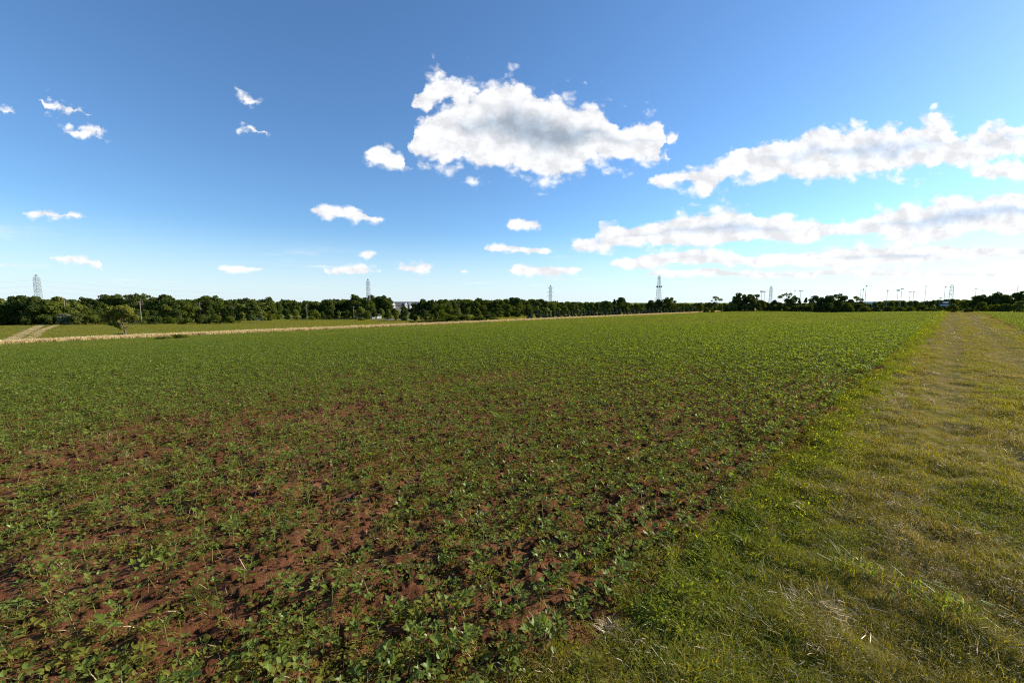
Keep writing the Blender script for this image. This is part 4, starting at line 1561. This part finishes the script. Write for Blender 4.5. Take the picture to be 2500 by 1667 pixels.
# the lone tree behind the dry strip, leaning, with a one-sided crown
def lone_tree():
    bx_, by_ = unproject(309, 821)
    z = float(terrain(bx_, by_))
    Y = by_
    k = Y / FPX
    e = empty('lone_tree', (bx_, by_, z))
    tag(e, 'small lone tree with thin leaning trunk and lopsided olive crown behind the dry strip', 'tree')
    R = np.random.default_rng(77)

    def pt(px, py, dy=0.0):
        return Vector(((px - 309) * k, dy, (821 - py) * k))
    mb = MB()
    mb.path([(0, 0, -.2), pt(306, 808), pt(302, 795, .2), pt(297, 782, .3)], [.22, .17, .14, .10], 7)
    limbs = [(pt(302, 797), pt(288, 778, -.6), pt(277, 766, -.8)), (pt(297, 783, .2), pt(292, 770, .4), pt(285, 757, .5)), (pt(297, 784, .2), pt(304, 770, .3), pt(310, 757, .2)), (pt(304, 803), pt(317, 793, .6), pt(327, 783, 1.0)), (pt(300, 788), pt(313, 774, -.6), pt(323, 763, -.9)), (pt(297, 783), pt(298, 768, -.5), pt(299, 752, -.3))]
    for a, b, c in limbs:
        mb.path([tuple(a), tuple(b), tuple(c)], [.085, .06, .025], 5)
    mb.build('trunk', M['bark'], e, True)
    lob = [(272, 768, 12, 9), (283, 757, 12, 9), (297, 754, 13, 8), (312, 757, 13, 8), (324, 764, 11, 8), (330, 775, 8, 8), (268, 779, 9, 8), (282, 784, 8, 6), (290, 793, 7, 7), (306, 766, 12, 7), (292, 770, 11, 7), (318, 778, 9, 6), (276, 790, 6, 5), (262, 772, 6, 6), (286, 776, 10, 8), (300, 762, 14, 9), (310, 772, 9, 7), (293, 801, 5, 5)]
    P, N = [], []
    for (lx, ly, rx, ry) in lob:
        m = int(300 * rx * ry / 90)
        d = R.normal(0, 1, (m, 3))
        d /= np.linalg.norm(d, axis=1)[:, None]
        c = pt(lx, ly, R.uniform(-.7, .7))
        P.append(np.array(c) + d * (R.uniform(.3, 1.0, (m, 1)) ** .6) * np.array([rx * k, rx * k * .9, ry * k]))
        nn_ = d + R.normal(0, .6, (m, 3))
        N.append(nn_ / np.linalg.norm(nn_, axis=1)[:, None])
    V, F = cards(np.concatenate(P), np.concatenate(N), .30, R)
    obj('crown', mesh_np('lone_crown', V, F, M['fol_o']), e)
    return bx_, by_


LTX, LTY = lone_tree()
for (px_, py_, w_, h_, lab) in ((290, 823, 2.6, .85, 'dark low shrub left of the lone tree trunk'), (333, 822, 3.6, .9, 'dark spreading shrub right of the lone tree trunk')):
    x_, y_ = unproject(px_, py_)
    add_tree('shrub', x_, y_, float(terrain(x_, y_)) + h_, 'shrub%d' % (px_ % 3), 'fol_d', lab, 'shrub', width=w_)
for (px_, py_, w_, h_, lab, m_) in ((440, 828, 2.0, .60, 'larger green weed clump in the dry grass strip', 'fol_m'), (402, 830, 1.6, .35, 'smaller green weed clump in the dry grass strip', 'fol_y'), (1262, 784, 3.0, .9, 'small bush on the strip left of the conifer row', 'fol_m')):
    x_, y_ = unproject(px_, py_)
    add_tree('weed_clump', x_, y_, float(terrain(x_, y_)) + h_, 'shrub%d' % (px_ % 3), m_, lab, 'weed', width=w_, sink=.02)


# ------------------------------------------------------------------ lattice pylons and masts
def lattice(e, prof, w_bar, mat, side=4, panels=None):
    """prof: list of (z, half width). Legs as parts, one bracing part"""
    for q in range(side):
        a = math.pi / 4 + q * 2 * math.pi / side
        mb = MB()
        mb.path([(math.cos(a) * r * 1.414, math.sin(a) * r * 1.414, z) for z, r in prof], [w_bar] * len(prof), 4)
        mb.build('leg', mat, e)
    br = MB()
    zs = np.linspace(prof[0][0], prof[-1][0], panels)
    rs = np.interp(zs, [p[0] for p in prof], [p[1] for p in prof])
    for i in range(len(zs) - 1):
        for q in range(side):
            a0 = math.pi / 4 + q * 2 * math.pi / side
            a1 = a0 + 2 * math.pi / side

            def P(a, j):
                return (math.cos(a) * rs[j] * 1.414, math.sin(a) * rs[j] * 1.414, zs[j])
            br.bar(P(a0, i), P(a1, i + 1), w_bar * .6)
            br.bar(P(a1, i), P(a0, i + 1), w_bar * .6)
            br.bar(P(a0, i + 1), P(a1, i + 1), w_bar * .6)
    br.build('bracing', mat, e)


def pylon(px, top, depth, label, rz, mat='steel', arms=(.62, .76, .90), hw=.042, bar=.11, armlen=.16, shape='box'):
    X, Y, Z = at_depth(px, top, depth)
    z = float(terrain(X, Y)) - .2
    H = Z - z
    e = empty('lattice_pylon', (X, Y, z), rz)
    tag(e, label, 'pylon', 'transmission pylons along the horizon')
    prof = [(0, H * .085), (H * .45, H * hw), (H * .92, H * hw * .85), (H, H * .006)]
    lattice(e, prof, bar, M[mat], 4, 15)
    for a in arms:
        mb = MB()
        L = H * armlen * (1.0 if a != arms[1] else 1.2)
        hwz = H * hw * .9
        for sgn in (-1, 1):
            for yo in (-hwz, hwz):
                mb.bar((sgn * hwz, yo, H * a), (sgn * L, 0, H * a + H * .004), bar * .8)
            mb.bar((sgn * hwz, 0, H * (a + .03)), (sgn * L, 0, H * a), bar * .6)
        mb.build('crossarm', M[mat], e)
        for sgn in (-1, 1):
            MB().bar((sgn * L, 0, H * a), (sgn * L, 0, H * a - H * .045), bar * .8, bar * .8, 5).build('insulator', M['steel_d'], e)
    return e, H


PY = {}
PY['left'] = pylon(88, 670, 420, 'grey lattice pylon standing behind the left treeline', math.radians(-70), 'steel', armlen=.075, hw=.050, bar=.13)
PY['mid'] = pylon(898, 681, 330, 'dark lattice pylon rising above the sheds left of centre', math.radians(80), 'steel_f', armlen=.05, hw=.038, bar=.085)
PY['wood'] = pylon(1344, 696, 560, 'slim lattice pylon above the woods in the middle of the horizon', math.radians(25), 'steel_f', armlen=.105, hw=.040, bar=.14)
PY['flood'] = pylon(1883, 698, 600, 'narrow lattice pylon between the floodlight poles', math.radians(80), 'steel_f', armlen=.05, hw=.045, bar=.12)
PY['right'] = pylon(2325, 694, 520, 'pale broad lattice pylon behind the scoreboard', math.radians(40), 'steel', armlen=.10, hw=.055, bar=.10)


def wire(a, b, sag, r, label):
    mb = MB()
    pts = []
    for i in range(25):
        t = i / 24
        p = Vector(a).lerp(Vector(b), t)
        p.z -= sag * 4 * t * (1 - t)
        pts.append(tuple(p))
    mb.path(pts, [r] * len(pts), 4)
    o = mb.build('power_line', M['steel_d'])
    tag(o, label, 'power line', 'power lines at the left pylon')


pl, plH = PY['left']
for a, nm in ((.90, 'top'), (.76, 'middle'), (.62, 'lowest')):
    p = Vector((pl.location.x, pl.location.y, pl.location.z + plH * (a - .04)))
    wire(p, p + Vector((-330, -40, 2)), 7, .035, '%s power line running left from the left pylon' % nm)
    wire(p, p + Vector((250, 230, -9)), 7, .035, '%s power line running right from the left pylon' % nm)


def comm_mast():
    X, Y, Z = at_depth(1610, 668, 520)
    z = float(terrain(X, Y)) - .2
    H = Z - z
    e = empty('communications_mast', (X, Y, z), .4)
    tag(e, 'tall three legged communications mast with antenna ring above the far woods', 'mast')
    lattice(e, [(0, H * .075), (H * .62, H * .040), (H * .93, H * .018)], .17, M['steel'], 3, 16)
    mb = MB()
    for k in range(12):
        a0, a1 = k * math.pi / 6, (k + 1) * math.pi / 6
        mb.bar((math.cos(a0) * H * .07, math.sin(a0) * H * .07, H * .66), (math.cos(a1) * H * .07, math.sin(a1) * H * .07, H * .66), .22)
    for k in range(3):
        a = k * 2.1
        mb.bar((0, 0, H * .66), (math.cos(a) * H * .07, math.sin(a) * H * .07, H * .66), .16)
    mb.build('antenna_platform', M['steel_d'], e)
    for k in range(9):
        a = k * 2 * math.pi / 9
        MB().box((math.cos(a) * H * .074, math.sin(a) * H * .074, H * .665), (.5, .5, 2.0), a).build('panel_antenna', M['steel_d'], e)
    for (dx, z0_, z1_) in ((-.055, .83, .96), (.055, .84, 1.0), (.0, .93, 1.0)):
        MB().bar((dx * H, 0, H * z0_), (dx * H, 0, H * z1_), .13, .10, 5).build('whip_antenna', M['steel'], e)
    MB().bar((-.055 * H, 0, H * .86), (.055 * H, 0, H * .86), .13).build('antenna_arm', M['steel'], e)


comm_mast()

# wooden utility poles in front of the left treeline
for (px_, top_, d_, lab) in ((156, 732, 186, 'leftmost wooden utility pole against the treeline'), (341, 734, 168, 'pale wooden utility pole right of the lone tree'), (487, 738, 185, 'third wooden utility pole standing in the left treeline'), (748, 742, 300, 'thin wooden utility pole left of the dome shaped meadow bush'), (863, 748, 292, 'wooden utility pole at the left end of the sheds')):
    X, Y, Z = at_depth(px_, top_, d_)
    z = float(terrain(X, Y)) - .2
    e = empty('utility_pole', (X, Y, z), .6)
    tag(e, lab, 'utility pole', 'wooden utility poles along the treeline')
    H = Z - z
    MB().bar((0, 0, 0), (0, 0, H), .17, .12, 7).build('pole', M['wood'], e)
    MB().box((0, 0, H * .94), (2.0, .12, .14)).build('crossarm', M['wood'], e)
    for dx in (-.85, .85):
        MB().bar((dx, 0, H * .95), (dx, 0, H * .95 + .3), .06, .05, 6).build('insulator', M['steel_d'], e)


# floodlight poles of the sports ground
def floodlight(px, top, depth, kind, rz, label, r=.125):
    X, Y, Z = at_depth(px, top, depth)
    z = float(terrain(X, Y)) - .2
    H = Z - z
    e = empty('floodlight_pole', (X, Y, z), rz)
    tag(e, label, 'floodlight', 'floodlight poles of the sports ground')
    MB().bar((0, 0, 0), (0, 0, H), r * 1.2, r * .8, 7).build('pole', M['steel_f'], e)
    rows_ = {'T': (0.995,), 'TT': (.995, .94), 'S': (.99,)}[kind]
    for rr in rows_:
        L = 4.6 if kind != 'S' else 1.4
        MB().box((0, 0, H * rr), (L, .16, .16)).build('crossarm', M['steel_f'], e)
        cnt = 5 if kind != 'S' else 2
        for q in range(cnt):
            x_ = (q / (cnt - 1) - .5) * L * .96
            MB().box((x_, -.25, H * rr - .30), (.55, .45, .46)).build('lamp', M['steel_f'], e)
    return e


for (px_, top_, d_, k_, rz_, lab) in (
        (1860, 710, 330, 'TT', .5, 'floodlight pole with two lamp rows above the oaks, first from the left'), (1867, 712, 345, 'S', .2, 'thin floodlight pole just left of the narrow pylon'),
        (1941, 709, 420, 'T', .7, 'floodlight pole with one wide lamp bar above the sparse arching tree'), (1955, 710, 350, 'T', .3, 'floodlight pole standing over the conifers at the field end'), (1980, 713, 460, 'S', .6, 'faint floodlight pole over the dark field end trees'), (2018, 720, 480, 'S', .2, 'shortest floodlight pole left of the big dark oak'),
        (2102, 706, 400, 'S', .9, 'left of the three close floodlight poles'), (2108, 704, 330, 'TT', .9, 'middle of the three close floodlight poles, with two lamp rows'), (2115, 697, 300, 'S', 1.2, 'right and tallest of the three close floodlight poles'),
        (2167, 708, 320, 'S', 1.2, 'lone slim floodlight pole right of the pale building'), (2193, 707, 420, 'TT', .3, 'floodlight pole with two lamp rows at the middle of the sports ground'), (2202, 704, 330, 'T', .5, 'floodlight pole with one wide lamp bar at the middle of the sports ground'),
        (2222, 712, 430, 'T', .5, 'short floodlight pole, left of a close pair'), (2231, 711, 340, 'T', .6, 'short floodlight pole, right of a close pair'), (2261, 698, 350, 'T', .6, 'tall floodlight pole left of the scoreboard'), (2308, 699, 340, 'T', .6, 'tall floodlight pole directly behind the scoreboard'),
        (2296, 727, 420, 'T', .4, 'low floodlight bar at the treetops left of the scoreboard'), (2383, 705, 380, 'T', .5, 'pale floodlight pole above the trees right of the broad pylon'), (2398, 708, 430, 'T', .5, 'fainter floodlight pole over the right hand clump'), (2437, 711, 360, 'T', .4, 'floodlight lamps just above the right hand clump'), (2485, 698, 330, 'S', .8, 'floodlight pole nearest the right edge of the photo')):
    floodlight(px_, top_, d_, k_, rz_, lab)


# ------------------------------------------------------------------ buildings
def apartment():
    d = 450.0
    X0, Y0, Zt = at_depth(955, 736.5, d)
    X1, _, _ = at_depth(1018, 736.5, d)
    zb = float(terrain((X0 + X1) / 2, d)) - .3
    Wd = X1 - X0
    H = Zt - zb
    e = empty('apartment_building', ((X0 + X1) / 2, d, zb), math.radians(42))
    Wd *= 1.25
    tag(e, 'white gabled apartment block with dark roof showing above the trees', 'building')
    eave = H - 4.2
    MB().box((0, 0, eave / 2), (Wd, 12, eave)).build('wall', M['siding'], e)
    rf = MB()
    rf.prism([(0, 0), (0, 0), (0, 0)], 0, 0) if False else None
    n = [(-Wd / 2 - .4, -6.5, eave + .02), (Wd / 2 + .4, -6.5, eave + .02), (Wd / 2 + .4, 0, H), (-Wd / 2 - .4, 0, H), (-Wd / 2 - .4, 6.5, eave + .02), (Wd / 2 + .4, 6.5, eave + .02)]
    rf.v = n
    rf.f = [[0, 1, 2, 3], [3, 2, 5, 4], [0, 3, 4], [1, 5, 2], [0, 4, 5, 1]]
    rf.build('roof', M['roof'], e)
    for (f, w_) in ((-.44, 2.9), (-.04, 2.6), (.12, 2.6), (.36, 2.6)):
        gx_ = f * Wd
        g = MB()
        g.prism([(gx_ - w_ / 2, eave - 4.5), (gx_ + w_ / 2, eave - 4.5), (gx_ + w_ / 2, eave + 1.4), (gx_, eave + 3.2), (gx_ - w_ / 2, eave + 1.4)], -7.4, -2.5)
        go = g.build('gable', M['white'], e)
        MB().box((gx_, -7.43, eave + .1), (1.0, .08, 1.5)).build('window', M['pane'], go)
        MB().box((gx_, -7.43, eave - 2.9), (1.0, .08, 1.5)).build('window', M['pane'], go)
    for f in (-.24, .02, .24):
        MB().box((f * Wd + .6, -6.04, eave - 2.2), (1.1, .08, 1.6)).build('window', M['pane'], e)


apartment()


def shed(pxa, pxb, top, base, label, roof, wall, rz=0.0):
    xa, ya = unproject((pxa + pxb) / 2, base)
    d = ya
    W_ = (pxb - pxa) / FPX * d
    z = float(terrain(xa, ya)) - .2
    H = at_depth(pxa, top, d)[2] - z
    e = empty('shed', (xa, ya + 3, z), rz)
    tag(e, label, 'shed')
    MB().box((0, 0, H * .35), (W_, 7, H * .7)).build('wall', M[wall], e)
    rf = MB()
    rf.v = [(-W_ / 2 - .3, -3.9, H * .70 + .01), (W_ / 2 + .3, -3.9, H * .70 + .01), (W_ / 2 + .3, 0, H), (-W_ / 2 - .3, 0, H), (-W_ / 2 - .3, 3.9, H * .70 + .01), (W_ / 2 + .3, 3.9, H * .70 + .01)]
    rf.f = [[0, 1, 2, 3], [3, 2, 5, 4], [0, 3, 4], [1, 5, 2], [0, 4, 5, 1]]
    rf.build('roof', M[roof], e)
    n_ = max(1, int(W_ / 4))
    for i in range(n_):
        MB().box(((i + .5) / n_ * W_ - W_ / 2, -3.53, H * .30), (1.6, .08, H * .5)).build('door', M['pane' if i % 2 else 'white'], e)


shed(868, 904, 765, 778, 'long low grey shed at the foot of the pylon left of centre', 'tin', 'siding')
shed(903, 925, 766, 778, 'short shed with pale doors right of the pylon foot', 'tin', 'white', .6)
shed(1101, 1113, 758, 768, 'small white roofed house half hidden in the hedgerow clump', 'white', 'white', .7)
# gravel yard right of the sheds
gp = [unproject(px_, 782) for px_ in (905, 940, 975, 1010)]
V = []
for (x_, y_) in gp:
    for dy in (-2.5, 0, 4, 9):
        V.append((x_, y_ + dy, float(terrain(x_, y_ + dy)) + .12))
F = [[i * 4 + j, (i + 1) * 4 + j, (i + 1) * 4 + j + 1, i * 4 + j + 1] for i in range(len(gp) - 1) for j in range(3)]
gy_ = obj('gravel_yard', mesh_np('gravel_yard', np.array(V), np.array(F), M['gravel'], True))
tag(gy_, 'grey gravel yard right of the sheds', 'yard', kind='structure')
for (px_, w_, h_, lab) in ((945, 6.0, 1.6, 'grey gravel heap, left of the two in the yard'), (985, 7.5, 2.0, 'grey gravel heap, right of the two in the yard')):
    x_, y_ = unproject(px_, 780)
    R = np.random.default_rng(px_)
    rings, seg = 6, 14
    V = [(0, 0, h_)]
    for i in range(1, rings + 1):
        for j in range(seg):
            a = j * 2 * math.pi / seg
            q = w_ / 2 * i / rings * R.uniform(.9, 1.1)
            V.append((math.cos(a) * q, math.sin(a) * q * .7, h_ * (1 - (i / rings) ** 1.2) + R.uniform(-.08, .08)))
    F = [[0, 1 + j, 1 + (j + 1) % seg] for j in range(seg)]
    for i in range(rings - 1):
        for j in range(seg):
            a, b = 1 + i * seg + j, 1 + i * seg + (j + 1) % seg
            F.append([a, a + seg, b + seg, b])
    o = obj('gravel_heap', mesh_np('gravel_heap', np.array(V), F, M['gravel']), None, (x_, y_ + 4, float(terrain(x_, y_ + 4))))
    tag(o, lab, 'gravel heap', 'gravel heaps in the yard')


def car(px, base, label, mat, L=4.4, rz=.2, depth=None):
    x_, y_ = unproject(px, base) if depth is None else at_depth(px, base, depth)[:2]
    e = empty('parked_car', (x_, y_, float(terrain(x_, y_)) + .02), rz)
    tag(e, label, 'car')
    b = MB()
    b.prism([(-L / 2, .30), (L / 2, .30), (L / 2, .75), (L * .30, .92), (-L * .36, .95), (-L / 2, .85)], -.85, .85)
    b.build('body', M[mat], e)
    c = MB()
    c.prism([(-L * .36, .951), (L * .26, .921), (L * .10, 1.42), (-L * .26, 1.42)], -.74, .74)
    c.build('cabin', M['pane'], e)
    MB().box((-L * .08, 0, 1.44), (L * .36, 1.44, .05)).build('roof', M[mat], e)
    for sx_ in (-.31, .31):
        for sy_ in (-.86, .86):
            MB().bar((sx_ * L, sy_ - .1, .33), (sx_ * L, sy_ + .1, .33), .33, .33, 12).build('wheel', M['rubber'], e)


car(633, 783, 'small white car parked left of the round meadow bush', 'white')
car(2408, 759, 'dark car parked under the right hand clump', 'steel_d', 4.8, .5, 168)


# far pale building and the scoreboard
def far_hall():
    d = 470
    X0, _, Zt = at_depth(2122, 737.5, d)
    X1, _, _ = at_depth(2147, 737.5, d)
    zb = float(terrain((X0 + X1) / 2, d)) - .3
    e = empty('industrial_hall', ((X0 + X1) / 2, d, zb))
    tag(e, 'large pale blue grey hall behind the trees right of the close floodlights', 'building')
    W_, H = X1 - X0, Zt - zb
    MB().box((0, 8, H / 2), (W_, 16, H)).build('wall', M['panel'], e)
    MB().box((0, 8, H + .2), (W_ + .6, 16.6, .4)).build('roof', M['white'], e)


far_hall()


def scoreboard():
    d = 232
    X, Y, Zt = at_depth(2307, 735, d)
    z = float(terrain(X, Y)) - .2
    H = Zt - z
    e = empty('scoreboard', (X, Y, z), -.35)
    tag(e, 'dark scoreboard with pale panels between shrubs at the sports ground', 'scoreboard')
    for dx in (-1.9, 1.9):
        MB().bar((dx, .2, 0), (dx, .2, H), .14, .14, 6).build('post', M['steel_d'], e)
    MB().box((0, 0, H - 1.4), (5.2, .3, 2.9)).build('board', M['roof'], e)
    MB().box((.3, -.18, H - .75), (2.3, .06, .8)).build('panel', M['white'], e)
    MB().box((-.2, -.18, H - 2.3), (3.8, .06, .6)).build('panel', M['panel'], e)


scoreboard()
# small brown stand at the end of the dry strip
x_, y_ = unproject(1814, 761)
e = empty('wooden_stand', (x_, y_, float(terrain(x_, y_))))
tag(e, 'small brown wooden stand at the far edge of the field below the oaks', 'stand')
MB().box((0, 0, 1.25), (.9, .7, .9)).build('box', M['brown'], e)
for dx in (-.4, .4):
    for dy in (-.3, .3):
        MB().bar((dx, dy, 0), (dx, dy, .8), .06).build('leg', M['brown'], e)

# ------------------------------------------------------------------ small foreground things
def clump(name, px, py, me, label, cat, scale=1.0):
    x_, y_ = unproject(px, py)
    o = obj(name, me, None, (x_, y_, float(gz(x_, y_))))
    o.scale = (scale,) * 3
    o.rotation_euler = (0, 0, random.uniform(0, 6.28))
    tag(o, label, cat)


clump('straw_tuft', 1492, 1650, blades('straw_tuft', 201, 260, .03, .085, .06, .0026, [M['straw']], 1.4, .8), 'tuft of pale cut straw at the bottom edge beside the soil', 'straw')
clump('grass_clump', 2090, 1395, blades('grass_clump_a', 202, 90, .08, .20, .12, .0048, [M['grass_b'], M['grass']], .9, .9, .45), 'long bright green grass clump in the lane, upper left of two', 'grass clump')
clump('grass_clump', 2215, 1470, blades('grass_clump_b', 203, 100, .07, .18, .13, .0048, [M['grass_b'], M['grass']], .9, .9, .45), 'long bright green grass clump in the lane, lower right of two', 'grass clump')
clump('grass_clump', 2320, 1590, blades('grass_clump_c', 204, 50, .10, .20, .10, .006, [M['grass_b'], M['grass']], .9, .8, .4), 'green grass clump near the bottom right corner', 'grass clump')
clump('straw_patch', 2072, 1205, blades('straw_patch_a', 205, 260, .03, .09, .17, .0028, [M['straw'], M['grass_o']], 3.0, .5, .2), 'matted patch of pale dead grass in a hollow of the lane', 'straw')
clump('straw_patch', 1985, 1595, blades('straw_patch_b', 206, 220, .03, .08, .14, .0026, [M['straw'], M['grass_o']], 3.0, .5, .25), 'matted pale dead grass right of the bottom straw tuft', 'straw')
clump('tall_weed', 810, 866, weed('tall_weed', 210, 60, .11, .30, M['soy'], .16), 'single tall leafy weed rising above the soybean canopy', 'weed')
